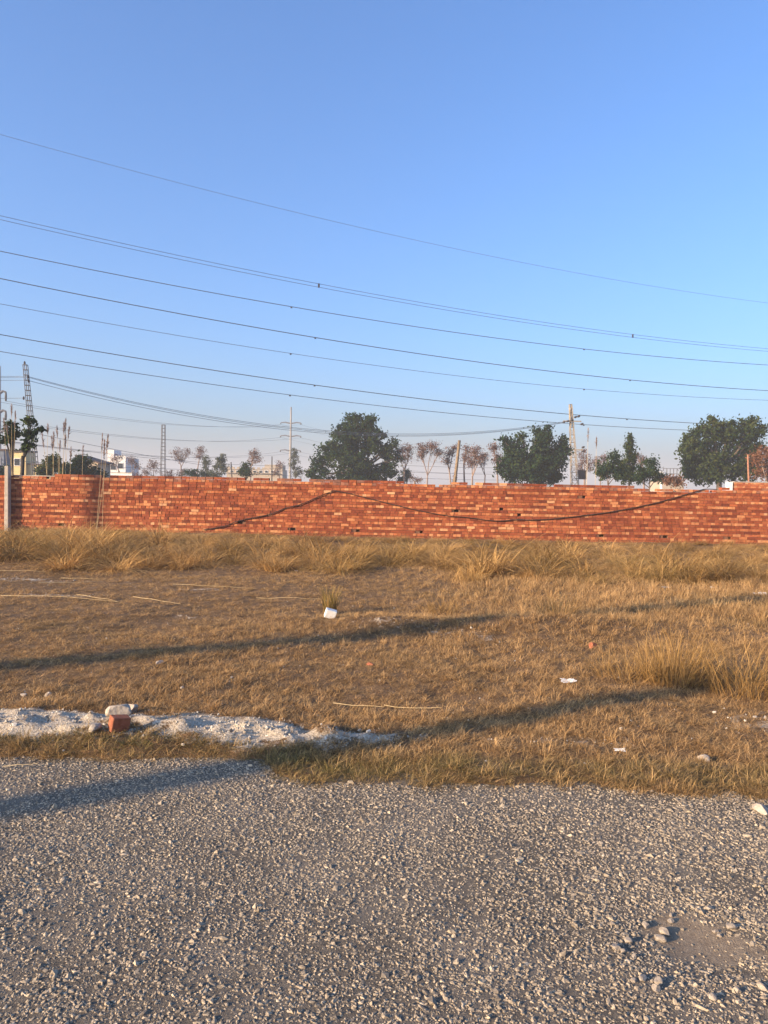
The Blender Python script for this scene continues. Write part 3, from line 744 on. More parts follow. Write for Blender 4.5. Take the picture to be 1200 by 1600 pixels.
# bigger loose stones round the worn hollow in the road
for i in range(34):
    a = random.uniform(0, 6.28); rr = random.uniform(0.16, 0.42)
    p = Vector((1.2 + rr * math.cos(a), 2.62 + rr * 0.8 * math.sin(a), 0)); s_ = random.uniform(0.009, 0.019)
    rock('road_stone', p, (s_ * random.uniform(1, 1.4), s_, s_ * 0.75), M['rock_road'], 'loose pale stone beside the sandy hollow worn in the road', 'stone', 'loose stones round the hollow in the road', seed=60 + i, sink=0.2)

# ---------------------------------------------------------------- trees
def leaves(clusters, n_leaf, size, seed, droop=0.0):
    """clusters: array (k,4) centre + radius -> quads"""
    r = np.random.default_rng(seed); k = len(clusters)
    c = np.repeat(clusters, n_leaf, 0); n = len(c)
    p = c[:, :3] + r.normal(0, 0.45, (n, 3)) * c[:, 3:4] * np.array([1, 1, 0.8])
    a = r.normal(0, 1, (n, 3)); a /= np.linalg.norm(a, axis=1)[:, None]
    b = np.cross(a, r.normal(0, 1, (n, 3))); b /= np.linalg.norm(b, axis=1)[:, None]
    if droop: a = a + np.array([0, 0, -droop]); a /= np.linalg.norm(a, axis=1)[:, None]
    s = size * r.uniform(0.6, 1.3, (n, 1))
    V = np.stack([p - a * s, p + b * s * 0.5, p + a * s, p - b * s * 0.5], 1).reshape(-1, 3)
    t = np.clip(np.repeat(r.uniform(0, 1, k), n_leaf) * 0.75 + r.uniform(0, 0.25, n), 0, 1)
    return V, np.arange(4 * n).reshape(n, 4), t

def tree(name, D, u0, lobes, label, mat, bark, group=None, leaf=0.16, ncl=60, nleaf=22, crad=0.42, trunk_r=0.16, seed=0, droop=0.0, shell=0.55, fork_v=None, cat='tree', lean=0.0, twigs=3):
    """lobes: (u, v, ru, rv) in photo pixels at distance D"""
    r = random.Random(seed); q = np.random.default_rng(seed)
    base = Vector((gx(u0, D), D, 0.0))
    root = empty(name, base, label, cat, group)
    C = []; tr = MB(); mean_v = sum(l[1] for l in lobes) / len(lobes)
    fork = at(u0 + lean, fork_v if fork_v else mean_v + 0.5 * (hv(u0) - mean_v) + 8, D)
    if fork.z < 0.5: fork.z = 0.5
    tr.tube(smooth_path([base - Vector((0, 0, 0.2)), base.lerp(fork, 0.5) + Vector((r.uniform(-.15, .15), 0, 0)), fork], 4), [trunk_r * (1.15 - 0.4 * k / 8) for k in range(9)], 7)
    tot = sum(l[2] * l[3] for l in lobes)
    for (u, v, ru, rv) in lobes:
        R1, R2 = ru / F * D, rv / F * D
        c = at(u, v, D + r.uniform(-0.35, 0.35) * R1)
        m = max(4, int(ncl * ru * rv / tot))
        d = q.normal(0, 1, (m, 3)); d /= np.linalg.norm(d, axis=1)[:, None]
        rad = q.uniform(0, 1, (m, 1)) ** (1 - shell) * 0.95
        pts = np.array(c) + d * rad * np.array([R1, R1, R2])
        pts[:, 2] = np.maximum(pts[:, 2], 0.3)
        C.append(np.concatenate([pts, crad * q.uniform(0.6, 1.35, (m, 1))], 1))
        tr.tube(smooth_path([fork - Vector((0, 0, 0.15)), fork.lerp(c, 0.55) + Vector((r.uniform(-.2, .2) * R1, 0, -0.15 * R2)), c], 4), [trunk_r * 0.6 * (1 - 0.075 * k) for k in range(9)], 5)
        for k in range(twigs):
            e = Vector(pts[r.randrange(m)][:3]); s0 = fork.lerp(c, r.uniform(0.45, 0.95))
            tr.tube([s0, s0.lerp(e, 0.5) + Vector((0, 0, -0.05 * R2)), e], [trunk_r * 0.28, trunk_r * 0.2, trunk_r * 0.08], 4)
    V, Q, t = leaves(np.concatenate(C), nleaf, leaf, seed + 1, droop)
    me = np_mesh('crown', V - np.array(base), Q); fattr(me, 'tint', t, 'FACE')
    o = link('crown', me, M[mat], loc=(0, 0, 0)); o.parent = root
    tr.build('trunk', M[bark], root, smooth=True)
    return root

tree('broadleaf_tree', 90, 560, [(552, 668, 24, 18), (578, 664, 16, 15), (540, 690, 30, 22), (582, 690, 22, 22), (606, 706, 16, 18), (602, 736, 20, 16), (516, 705, 24, 16), (496, 722, 11, 13), (500, 740, 16, 12), (545, 722, 36, 22), (570, 738, 34, 16), (560, 750, 52, 12), (545, 653, 6, 5), (557, 651, 6, 5), (581, 652, 6, 5), (528, 674, 7, 7), (598, 680, 5, 6), (613, 691, 6, 6), (618, 716, 6, 8)],
     'big dark rounded tree rising alone over the middle of the wall', 'leaf_dark', 'bark', leaf=0.19, ncl=520, nleaf=34, crad=0.62, trunk_r=0.3, seed=1)
tree('broadleaf_tree', 80, 832, [(804, 702, 18, 16), (847, 692, 18, 16), (850, 680, 10, 8), (832, 724, 40, 24), (796, 728, 18, 28), (866, 722, 20, 28), (878, 700, 9, 12), (835, 745, 48, 14), (790, 690, 7, 8), (815, 683, 8, 6), (838, 674, 7, 6), (858, 671, 6, 5), (880, 687, 6, 7), (889, 706, 5, 8)],
     'broad dark green tree behind the pale lattice pole with transformer', 'leaf_dark', 'bark', leaf=0.17, ncl=500, nleaf=32, crad=0.6, trunk_r=0.25, seed=2)
tree('broadleaf_tree', 76, 1125, [(1086, 690, 22, 24), (1114, 672, 16, 16), (1138, 684, 24, 24), (1172, 674, 18, 18), (1170, 704, 24, 26), (1080, 724, 20, 28), (1118, 722, 30, 30), (1160, 735, 28, 24), (1100, 745, 30, 14), (1070, 700, 8, 8), (1098, 665, 7, 6), (1113, 657, 6, 5), (1140, 662, 8, 6), (1160, 660, 7, 6), (1178, 656, 6, 5), (1191, 670, 6, 8)],
     'wide dark green tree beside the low far wall and leaning red post', 'leaf_olive', 'bark', leaf=0.17, ncl=520, nleaf=32, crad=0.6, trunk_r=0.28, seed=3)
tree('broadleaf_tree', 62, 1200, [(1188, 712, 18, 16), (1205, 722, 28, 26), (1235, 715, 24, 24), (1192, 738, 14, 12)],
     'rusty brown half bare tree next to the leaning red post', 'leaf_rust', 'bark_pale', leaf=0.10, ncl=150, nleaf=26, crad=0.5, trunk_r=0.12, seed=4)
tree('conifer_tree', 72, 983, [(985, 684, 4, 9), (985, 697, 8, 10), (984, 712, 10, 12), (981, 728, 14, 14), (979, 744, 19, 13)],
     'narrow pointed green tree standing between two bushes', 'leaf_olive', 'bark', leaf=0.13, ncl=130, nleaf=30, crad=0.34, trunk_r=0.11, seed=5, droop=0.6)
tree('bush', 68, 950, [(948, 735, 19, 16), (960, 718, 11, 12), (968, 738, 10, 14)], 'dark rounded bush at the left foot of the pointed tree', 'leaf_dark', 'bark', leaf=0.12, ncl=90, nleaf=30, crad=0.42, trunk_r=0.08, seed=6, cat='bush')
tree('bush', 68, 1015, [(1013, 738, 19, 16), (1018, 722, 8, 9), (1030, 745, 12, 9), (998, 748, 10, 8)], 'dark ragged bush at the right foot of the pointed tree', 'leaf_dark', 'bark', leaf=0.12, ncl=90, nleaf=30, crad=0.42, trunk_r=0.08, seed=7, cat='bush')
tree('bush', 66, 1052, [(1046, 751, 12, 9), (1062, 752, 9, 8)], 'low brown scrub below the house with the roof railing', 'leaf_rust', 'bark', leaf=0.10, ncl=40, nleaf=24, crad=0.35, trunk_r=0.05, seed=8, cat='bush')
# dry half-bare trees
DRY = [
    (632, 90, [(624, 703, 11, 10), (638, 702, 11, 11), (632, 714, 13, 9)], 'pinkish dry tree touching the right side of the big dark tree', 0, 733, 80),
    (668, 88, [(660, 700, 12, 11), (676, 698, 14, 10), (686, 708, 9, 9), (658, 712, 8, 8)], 'forked pinkish dry tree with a wide flat crown', 0, 741, 110),
    (706, 90, [(702, 708, 9, 12), (698, 720, 8, 8), (710, 700, 7, 8)], 'thin dry tree just left of the leaning viny pole', -4, 735, 60),
    (731, 94, [(729, 702, 9, 9), (726, 714, 8, 8)], 'small dry tree just right of the leaning viny pole', -6, 735, 45),
    (739, 86, [(743, 706, 10, 12), (736, 722, 12, 12), (750, 716, 9, 9)], 'bushy reddish dry tree between leaning viny pole and broad dark tree', -1, 744, 100),
    (758, 92, [(757, 712, 9, 9), (752, 724, 7, 7)], 'nearly bare dry tree with a low fork', 0, 742, 34),
    (776, 84, [(772, 700, 9, 12), (778, 718, 8, 14)], 'pale trunked dry tree against the left side of the broad dark tree', 0, 725, 60),
    (914, 96, [(912, 712, 12, 12), (922, 726, 9, 12), (906, 728, 9, 14)], 'pinkish dry tree directly right of the pale lattice pole', 0, 735, 70),
    (938, 110, [(934, 722, 11, 10), (945, 716, 8, 8)], 'faint pinkish tree behind the left bush of the pointed tree', 0, 738, 60),
    (1008, 105, [(1003, 720, 9, 9), (996, 712, 5, 8)], 'faint pinkish tree showing right of the pointed tree', 0, 735, 45),
    (283, 120, [(276, 708, 12, 11), (292, 707, 9, 10), (285, 718, 12, 8)], 'brown dry tree beside the dark narrow ladder pole', 0, 728, 80),
    (305, 118, [(314, 704, 10, 8), (310, 713, 8, 6)], 'small round brown dry tree on a leaning trunk', 6, 720, 50),
    (387, 105, [(398, 708, 9, 8), (402, 718, 8, 8), (394, 716, 7, 7)], 'lone brown dry tree with slanting trunk over the beige building', 5, 728, 60),
    (240, 110, [(240, 728, 13, 13), (228, 738, 10, 9)], 'brown scrubby tree left of the dark narrow ladder pole', 0, 742, 60),
    (206, 112, [(206, 720, 11, 9), (214, 728, 8, 8)], 'small bare brown tree next to the white building', 0, 738, 45),
    (184, 100, [(182, 716, 12, 7), (176, 722, 8, 6)], 'sparse bare tree in front of the white building', 2, 735, 26),
    (436, 125, [(436, 728, 9, 11), (430, 738, 8, 8)], 'dull brown tree between beige building and steel monopole', 0, 742, 50),
    (268, 104, [(264, 742, 16, 8), (285, 740, 14, 8)], 'low brown scrub at the foot of the dark narrow ladder pole', 0, 748, 50),
    (215, 104, [(212, 744, 14, 7), (196, 747, 10, 5)], 'low brown scrub right of the white building', 0, 748, 36),
    (648, 100, [(640, 745, 9, 9), (652, 749, 9, 7)], 'low grey scrub under the first pinkish dry tree', 0, 752, 34),
]
for i, (u0, D, lobes, lab, lean, fv, ncl) in enumerate(DRY):
    tree('dry_tree', D, u0, lobes, lab, 'leaf_dry', 'bark_pale', 'half bare dry trees beyond the wall', leaf=0.085, ncl=int(ncl * 1.5), nleaf=13, crad=0.40, trunk_r=random.uniform(0.09, 0.14), shell=0.35, seed=40 + i, fork_v=fv, lean=lean, twigs=7)
GR = [
    (322, 112, [(321, 722, 8, 11), (322, 738, 10, 9)], 'slender grey green tree left of a larger grey green one', 'leaf_grey', 60),
    (346, 108, [(345, 717, 9, 9), (345, 730, 13, 12), (335, 742, 16, 7)], 'larger grey green tree left of the beige building', 'leaf_grey', 90),
    (385, 92, [(385, 737, 13, 7), (384, 729, 6, 5)], 'small very dark bush in front of the beige building', 'leaf_dark', 50),
    (302, 100, [(300, 740, 14, 8), (318, 745, 12, 6)], 'dark low bush under the small round dry tree', 'leaf_dark', 60),
    (461, 128, [(459, 706, 6, 9), (460, 722, 9, 12), (465, 738, 10, 10)], 'grey green tree wrapped round the foot of the steel monopole', 'leaf_grey', 80),
    (487, 100, [(486, 740, 8, 9), (492, 748, 8, 6)], 'grey bush left of the big dark rounded tree', 'leaf_grey', 40),
    (128, 62, [(128, 722, 14, 10), (118, 735, 18, 11), (142, 737, 14, 9), (158, 743, 8, 6)], 'dark green bush below the dark sloping roof', 'leaf_dark', 130),
    (88, 60, [(84, 722, 12, 12), (72, 735, 14, 10), (98, 735, 12, 10)], 'dark green bush behind the tall reed plumes', 'leaf_olive', 120),
    (636, 96, [(634, 742, 8, 10), (628, 750, 8, 6)], 'small green bush at the right foot of the big dark tree', 'leaf_grey', 36),
    (3, 64, [(0, 738, 10, 10), (-20, 730, 16, 16)], 'dark bush against the blue grey building', 'leaf_dark', 60),
]
for i, (u0, D, lobes, lab, mt, ncl) in enumerate(GR):
    tree('shrub_tree', D, u0, lobes, lab, mt, 'bark', 'green bushes and small trees beyond the wall', leaf=0.12, ncl=ncl, nleaf=26, crad=0.42, trunk_r=0.09, seed=80 + i, cat='bush', fork_v=746)
# big-leaved young trees close behind the wall
tree('young_tree', 34, 30, [(48, 660, 7, 9), (58, 672, 8, 7), (46, 678, 8, 9), (48, 694, 8, 8), (42, 703, 6, 5)], 'big-leaved young tree climbing before the leaning ladder-like pole', 'leaf_dark', 'bark_dark', leaf=0.11, ncl=34, nleaf=14, crad=0.2, trunk_r=0.10, seed=101, fork_v=712, lean=6, twigs=2)
tree('young_tree', 35, 25, [(16, 664, 9, 9), (20, 680, 9, 10), (10, 688, 8, 10), (24, 675, 6, 5)], 'big-leaved young tree with forked dark trunk beside the post', 'leaf_dark', 'bark_dark', leaf=0.11, ncl=34, nleaf=14, crad=0.2, trunk_r=0.10, seed=102, fork_v=718, lean=-6, twigs=2)

# tall reed stalks with plumes
def reeds(u0, D, stems, label, seed, thick=0.8):
    r = random.Random(seed); root = empty('reed_clump', (gx(u0, D), D, float(gh(gx(u0, D), D)) if D < 26 else 0.0), label, 'reeds', 'clumps of tall reed plumes')
    for (ub, ut, vt) in stems:
        a = Vector((gx(ub, D), D + r.uniform(-0.3, 0.3), -0.05)); b = at(ut, vt, a.y); m = a.lerp(b, 0.6) + Vector((r.uniform(-.04, .04), 0, 0))
        pth = smooth_path([a, m, b], 5); s_ = MB(); n = len(pth)
        s_.tube(pth, [thick * (0.010 - 0.006 * k / (n - 1)) for k in range(n)], 5); st = s_.build('stem', M['straw'], root)
        q = np.random.default_rng(seed + int(ut * 7)); ln = r.uniform(0.35, 0.6); k = 90
        d = (b - pth[-3]).normalized(); tt = q.uniform(0, 1, k)
        P = np.array(b)[None] - np.array(d)[None] * (tt * ln)[:, None]
        w = 0.05 * thick * np.sin(np.pi * np.clip(tt * 0.9 + 0.08, 0, 1))
        E = P + q.normal(0, 1, (k, 3)) * w[:, None] + np.array(d) * 0.09
        S = q.normal(0, 0.008, (k, 3))
        V = np.stack([P - S, P + S, E], 1).reshape(-1, 3) - np.array(root.location)
        me = np_mesh('plume', V, np.arange(3 * k).reshape(k, 3)); fattr(me, 'tint', q.uniform(0, 1, k), 'FACE')
        o = link('plume', me, M['plume'], loc=(0, 0, 0)); o.parent = root
reeds(88, 27, [(78, 75, 664), (82, 84, 676), (86, 81, 684), (90, 89, 668), (93, 103, 656), (97, 100, 662), (100, 108, 668), (84, 66, 678), (95, 94, 690), (103, 102, 680)], 'dense clump of tall reed plumes rising behind the wall', 201)
reeds(22, 28, [(14, 18, 633), (20, 24, 644), (26, 10, 664), (18, 6, 655)], 'few tall reed plumes by the concrete post', 202)
reeds(155, 22.3, [(155, 169, 682), (154, 160, 680), (156, 163, 690)], 'reed stalks standing in front of the wall', 203, 0.6)
reeds(131, 28, [(131, 130, 697), (111, 111, 700)], 'two short reed plumes before the dark green bush', 204)
reeds(922, 30, [(915, 919, 671), (928, 932, 685), (920, 916, 712)], 'reed plumes showing just right of the pale lattice pole', 205)

# ---------------------------------------------------------------- poles and lines
def lattice(name, base, top, w0, w1, mat, label, n, cat='pole', solid_from=None, leg=0.035, cross=True):
    root = empty(name, (base.x, base.y, 0), label, cat)
    def corner(t_, k):
        c = base.lerp(top, t_); w = (w0 + (w1 - w0) * t_) / 2
        return c + Vector(((-1, 1, 1, -1)[k] * w, (-1, -1, 1, 1)[k] * w, 0))
    for k in range(4):
        b = MB(); b.bar(corner(0, k) - Vector((0, 0, 0.2)), corner(1, k), leg); b.build('leg', M[mat], root)
    for i in range(n + 1):
        t0, t1 = i / n, min(1, (i + 1) / n); b = MB()
        for k in range(4):
            b.bar(corner(t0, k), corner(t0, (k + 1) % 4), leg * 0.8)
            if cross and i < n: b.bar(corner(t0, k), corner(t1, (k + 1) % 4), leg * 0.65)
        b.build('brace', M[mat], root)
    return root

# leaning ladder-like pole at the left
D1 = 62; lb = Vector((gx(60, D1), D1, 0)); lt = at(39.5, 570, D1)
lp = lattice('lattice_pole', lb, lt, 0.40, 0.27, 'steel_grey', 'leaning ladder-like steel pole carrying wires by the concrete post', 26, leg=0.035, cross=False)
for (u, v) in ((38.5, 567), (43.5, 589), (44.5, 595), (37, 622)):
    b = MB(); p = at(u, v, D1); b.tube([p - Vector((0, 0, .14)), p, p + Vector((0, 0, .14))], [.05, .09, .04], 7); b.build('insulator', M['insulator'], lp)
# pale lattice pole with transformer
D2 = 86; tb = Vector((gx(900.5, D2), D2, 0)); tt_ = at(891.5, 632, D2)
tp = lattice('lattice_pole', tb, tt_, 0.85, 0.26, 'steel_pale', 'tall pale lattice pole with a transformer box and crossarms', 13, leg=0.042)
b = MB(); b.box(at(892.2, 650, D2), (0.07, 0.07, 1.3)); b.build('pole_head', M['steel_pale'], tp)
for (u, v, w) in ((893, 658.5, 1.0), (899, 703, 0.75), (906, 748, 0.65)):
    b = MB(); b.box(at(u, v, D2) - Vector((0, 0.3, 0)), (w, 0.07, 0.06), rx=0.0); b.build('crossarm', M['steel_pale'], tp)
for (u, v) in ((880, 660), (886, 658.5), (892, 657), (898, 652), (903, 651), (908, 663), (910, 699), (910, 705)):
    b = MB(); p = at(u, v, D2) - Vector((0, 0.35, 0)); b.tube([p - Vector((0.16, 0, .06)), p, p + Vector((0.16, 0, .06))], [.07, .14, .07], 7); b.build('insulator', M['insulator'], tp)
b = MB(); b.box(at(909, 742, D2) - Vector((0, 0.2, 0)), (0.38, 0.35, 0.5)); tx = b.build('transformer', M['roof_dark'], tp)
for k in (-0.2, 0.0, 0.2):
    b = MB(); p = at(909, 735, D2) + Vector((k, -0.2, 0)); b.tube([p, p + Vector((0, 0, .2))], [.05, .03], 6); b.build('bushing', M['insulator'], tx)
# narrow dark ladder pole
D3 = 130; lattice('lattice_pole', Vector((gx(254.5, D3), D3, 0)), at(255.5, 664, D3), 0.75, 0.48, 'steel_grey', 'narrow dark ladder pole standing among brown trees', 18, leg=0.06, cross=False)
# leaning viny pole
D4 = 70; root = empty('wooden_pole', (gx(707, D4), D4, 0), 'thick leaning pole overgrown with dry vines among the dry trees', 'pole')
a, b_ = Vector((gx(707, D4), D4, -0.2)), at(718, 688, D4)
b = MB(); b.tube([a.lerp(b_, k / 8) for k in range(9)], [0.17 - 0.006 * k for k in range(9)], 8); b.build('shaft', M['vine'], root, smooth=True)
cl = np.array([[*a.lerp(b_, t_), 0.30 * (1.05 - t_)] for t_ in np.linspace(0.02, 0.78, 40)]); V, Q, tt2 = leaves(cl, 22, 0.07, 301)
me = np_mesh('vine', V - np.array(root.location), Q); fattr(me, 'tint', tt2, 'FACE'); o = link('vine', me, M['leaf_rust'], loc=(0, 0, 0)); o.parent = root
# leaning red post on the right
D5 = 40; root = empty('wooden_post', (gx(1174, D5), D5, 0), 'thin leaning reddish wooden post in front of the rusty tree', 'post')
b = MB(); a, b_ = Vector((gx(1174, D5), D5, -0.1)), at(1168.5, 710, D5); b.tube([a, a.lerp(b_, .5), b_], [.055, .05, .042], 7); b.build('shaft', M['wood_red'], root)
b = MB(); q = at(1168.5, 716, D5); b.bar(q - Vector((.14, 0, -.02)), q + Vector((.10, 0, .02)), .018); b.build('crossbar', M['wood_red'], root)
# thin dark posts before the beige building
for u, vt, D, lab in ((425, 713, 120, 'thin dark post at the right end of the beige building'), (364, 722, 120, 'short leaning dark post in front of the beige building')):
    b = MB(); a = Vector((gx(u, D), D, -0.1)); b.tube([a, at(u + (0 if u > 400 else -3), vt, D)], [.11, .08], 7); o = b.build('thin_post', M['bark_dark']); tag(o, lab, 'post')

# monopoles with paired arms
def monopole(u, vtop, D, arms, half, label, hang, r0):
    base = Vector((gx(u, D), D, 0)); top = at(u, vtop, D); top.x = base.x
    root = empty('steel_monopole', base, label, 'pole', 'steel monopoles of the power line')
    b = MB(); n = 10
    b.tube([Vector((base.x, D, -0.3)).lerp(top, k / n) for k in range(n + 1)], [r0 * (1 - 0.55 * k / n) for k in range(n + 1)], 12); b.build('shaft', M['pole_concrete'], root, smooth=True)
    tips = []
    for v in arms:
        z = at(u, v, D).z
        for s_ in (-1, 1):
            a = Vector((base.x, D, z - 0.15)); e = Vector((base.x + s_ * half, D, z + 0.05))
            m = a.lerp(e, 0.55) + Vector((0, 0, 0.25))
            b = MB(); b.tube([a, m, e], [.26, .22, .16], 6); b.build('arm', M['steel_grey'], root)
            b = MB(); tip = e - Vector((0, 0, hang)); b.tube([e, e.lerp(tip, .5), tip], [.14, .2, .14], 7); b.build('insulator_string', M['insulator'], root)
            tips.append(tip)
    return tips
t0 = monopole(-1, 572, 130, (613, 643, 675), 1.05, 'steel monopole with hanging insulators beyond the leaning ladder-like pole', 1.5, 0.34)
t1 = monopole(453, 636, 238, (661, 681.5, 704), 3.1, 'tall pale steel monopole with three pairs of arms over the wall', 0.5, 0.46)
t2 = monopole(832, 696, 430, (705, 716, 728), 3.1, 'far steel monopole behind the broad dark tree', 0.5, 0.46)

def span(a, b, sag, rad, mat, label, group, n=24):
    pts = [a.lerp(b, k / n) - Vector((0, 0, sag * 4 * (k / n) * (1 - k / n))) for k in range(n + 1)]
    w = MB(); w.tube(pts, rad, 5); return tag(w.build('overhead_wire', M[mat], smooth=True), label, 'wire', group)
for A, B, tx_ in ((t0, t1, 'faint power wire strung between two steel monopoles'), (t1, t2, 'faint power wire running on behind the big dark tree')):
    for p, q in zip(A, B): span(p, q, 2.2 if A is t0 else 5.0, 0.028, 'wire_grey', tx_, 'wires of the far power line')
# line from the leaning pole to the pale lattice pole
for (ua, va, ub, vb, vm, um) in ((43, 588, 881, 659, 676, 560), (43.5, 589.5, 881, 660, 678, 560), (44, 594.5, 882, 660.5, 680, 560)):
    a, b_ = at(ua, va, D1), at(ub, vb, D2) - Vector((0, 0.35, 0))
    # sag from the photo's lowest row
    best = min((abs((600 + (a.lerp(b_, k / 400).x) / a.lerp(b_, k / 400).y * F) - um), k) for k in range(401))[1] / 400
    mid = a.lerp(b_, best); want = at(um, vm, mid.y).z; sg = (mid.z - want) / (4 * best * (1 - best))
    span(a, b_, sg, 0.019, 'wire_grey', 'sagging wire from leaning ladder-like pole to pale lattice pole', 'wires between the two lattice poles', 40)
for (ua, va, vb) in ((42, 588, 586), (42, 590, 590), (43, 594, 594)):
    a = at(ua, va, D1); b_ = a + Vector((-30, -6, 0.3)); span(a, b_, 0.5, 0.017, 'wire_grey', 'short run of wire left of the leaning ladder-like pole', 'wires beyond the leaning pole')
a = at(37, 622, D1); span(a, a + Vector((-30, -6, -0.2)), 0.4, 0.017, 'wire_grey', 'single low wire tied to the side of the leaning ladder-like pole', None)
for (va, vb) in ((662, 745), (690, 728), (724, 730)):
    a, b_ = at(-60, va - 10, 70), at(470, vb, 150); span(a, b_, 0.8, 0.022, 'wire_grey', 'thin low wire crossing above the roofs and brown trees', 'low wires over the roofs')
for v in (723, 733, 742):
    a, b_ = at(560, v, 140), at(830, v + 8, 140); span(a, b_, 0.3, 0.03, 'wire_grey', 'thin low wire showing between the dry trees', 'low wires behind the dry trees')

# high-voltage conductors overhead: plan line nearer on the left, farther on the right
HL, HR = Vector((gx(0, 80), 80, 0)), Vector((gx(1200, 120), 120, 0))
HD = (HR - HL); HLEN = HD.length; HD.normalize()
def plan_s(u):                    # distance along the line at photo column u (at the horizon row)
    k = (u - 600) / F
    return (k * HL.y - HL.x) / (HD.x - k * HD.y)
def conductor(px, rad, label, pair=0.0, spacers=(), mat='wire_dark'):
    ss, zs = [], []
    for u, v in px:
        # intersect the pixel's ray with the vertical plane of the line
        d = R @ Vector(((u - 600) / F, -(v - 800) / F, -1.0)); nrm = Vector((HD.y, -HD.x, 0))
        t_ = nrm.dot(HL) / nrm.dot(d); p = d * t_ + Vector((0, 0, CAM_H)); ss.append((p - HL).dot(HD)); zs.append(p.z)
    co = np.polyfit(ss, zs, 2)
    S = np.linspace(-60, HLEN + 170, 70)
    root = empty('power_conductor', HL + HD * float(S[0]), label, 'wire', 'high voltage lines overhead')
    for dz in ((0.0,) if not pair else (-pair / 2, pair / 2)):
        w = MB(); w.tube([Vector((HL.x + HD.x * s_, HL.y + HD.y * s_, float(np.polyval(co, s_)) + dz)) for s_ in S], rad, 5); w.build('strand', M[mat], root, smooth=True)
    for u in spacers:
        s_ = plan_s(u); p = Vector((HL.x + HD.x * s_, HL.y + HD.y * s_, float(np.polyval(co, s_)) - (0.0 if pair else 0.07)))
        b = MB(); b.box(p, (0.10, 0.06, max(0.09, pair / 2 + 0.04)), math.atan2(HD.y, HD.x)); b.build('spacer', M['insulator'], root)
    return root
conductor([(0, 210), (400, 316.5), (800, 407), (1200, 473.5)], 0.020, 'topmost single thin earth wire crossing the open sky', mat='wire_grey')
conductor([(0, 340), (400, 427), (800, 498.5), (1200, 547)], 0.026, 'uppermost twin conductor, its two strands showing apart', 0.40, (492, 980))
conductor([(0, 392), (400, 470.5), (800, 531), (1200, 570.5)], 0.040, 'dark conductor just below the uppermost twin conductor', 0, (450, 905))
conductor([(0, 435), (400, 512), (800, 572.5), (1200, 610.5)], 0.046, 'darkest thick conductor, second below the uppermost twin', 0, (488, 978))
conductor([(0, 474.5), (400, 544.5), (800, 596.5), (1200, 625.5)], 0.026, 'thin conductor, third below the uppermost twin', 0, (450, 907))
conductor([(0, 522.5), (400, 589), (800, 638.5), (1080, 661)], 0.044, 'thick grey conductor, next to the lowest high voltage line', 0, (488, 975))
conductor([(0, 549), (400, 610.5), (800, 654.5), (1080, 672.5)], 0.034, 'lowest high voltage conductor, passing behind the wide dark green tree', 0, (450, 908))

# ---------------------------------------------------------------- buildings beyond the wall
def block(root, name, x0, x1, y0, y1, z0, z1, m):
    b = MB(); b.box(((x0 + x1) / 2, (y0 + y1) / 2, (z0 + z1) / 2), ((x1 - x0) / 2, (y1 - y0) / 2, (z1 - z0) / 2)); return b.build(name, M[m], root)
def window(root, x, y, z, w, h):
    b = MB(); b.box((x, y - 0.02, z), (w / 2 + .08, 0.06, h / 2 + .08)); fr = b.build('window_frame', M['paint_white'], root)
    b = MB(); b.box((x, y - 0.07, z), (w / 2, 0.03, h / 2)); b.build('pane', M['window_dark'], fr)
D = 105; ytop = at(30, 706, D).z; xa, xb = gx(21, D), gx(40, D)
yb = empty('yellow_house', ((xa + xb) / 2, D, 0), 'small yellow house with dark roof edge behind the forked young tree', 'building')
block(yb, 'wall', xa, xb, D, D + 3, 0, ytop, 'paint_yellow'); block(yb, 'roof', xa - .3, xb + .2, D - .3, D + 3.2, ytop, ytop + .25, 'roof_dark')
x2, z2 = gx(76, D), at(60, 726, D).z; block(yb, 'annex', xb, x2, D + .5, D + 2.5, 0, z2, 'paint_yellow'); block(yb, 'annex_roof', xb, x2 + .2, D + .3, D + 2.7, z2, z2 + .15, 'roof_dark')
window(yb, gx(27, D), D, at(27, 722, D).z, .7, .9); window(yb, gx(62, D), D + .5, at(62, 737, D).z, 1.3, .9)
D = 95; zt = at(5, 704, D).z; xa, xb = gx(-60, D), gx(6, D)
gb = empty('blue_grey_house', ((xa + xb) / 2, D, 0), 'blue grey house at the edge behind the concrete post', 'building')
block(gb, 'wall', xa, xb, D, D + 2.5, 0, zt, 'paint_bluegrey'); block(gb, 'roof', xa, xb + .2, D - .2, D + 2.6, zt, zt + .2, 'roof_dark'); window(gb, gx(-6, D), D, at(-6, 722, D).z, .9, 1.0)
D = 88; z0, z1 = at(140, 718, D).z, at(140, 711, D).z; xa, xb = gx(118, D), gx(157, D)
rb = empty('shed', ((xa + xb) / 2, D, 0), 'shed with dark sloping roof behind the dark green bush', 'building')
block(rb, 'wall', xa, xb - .3, D, D + 4, 0, z0 - .3, 'paint_beige')
b = MB(); b.add([(xa, D - .3, z1), (xb, D - .3, z0 - .3), (xb, D + 4.3, z0 - .3), (xa, D + 4.3, z1), (xa, D - .3, z1 - .15), (xb, D - .3, z0 - .45), (xb, D + 4.3, z0 - .45), (xa, D + 4.3, z1 - .15)], [(0, 1, 2, 3), (7, 6, 5, 4), (0, 4, 5, 1), (1, 5, 6, 2), (2, 6, 7, 3), (3, 7, 4, 0)]); b.build('roof', M['roof_dark'], rb)
D = 150; xa, xb = gx(168, D), gx(196, D); z1, z2 = at(170, 703, D).z, at(190, 715, D).z
wb = empty('white_house', ((xa + xb) / 2, D, 0), 'sunlit white house with a stepped top beyond the wall', 'building')
block(wb, 'wall', xa, xb, D, D + 8, 0, z2, 'paint_white'); block(wb, 'stair_tower', xa, xa + (xb - xa) * .36, D - .1, D + 4, z2, z1, 'paint_white')
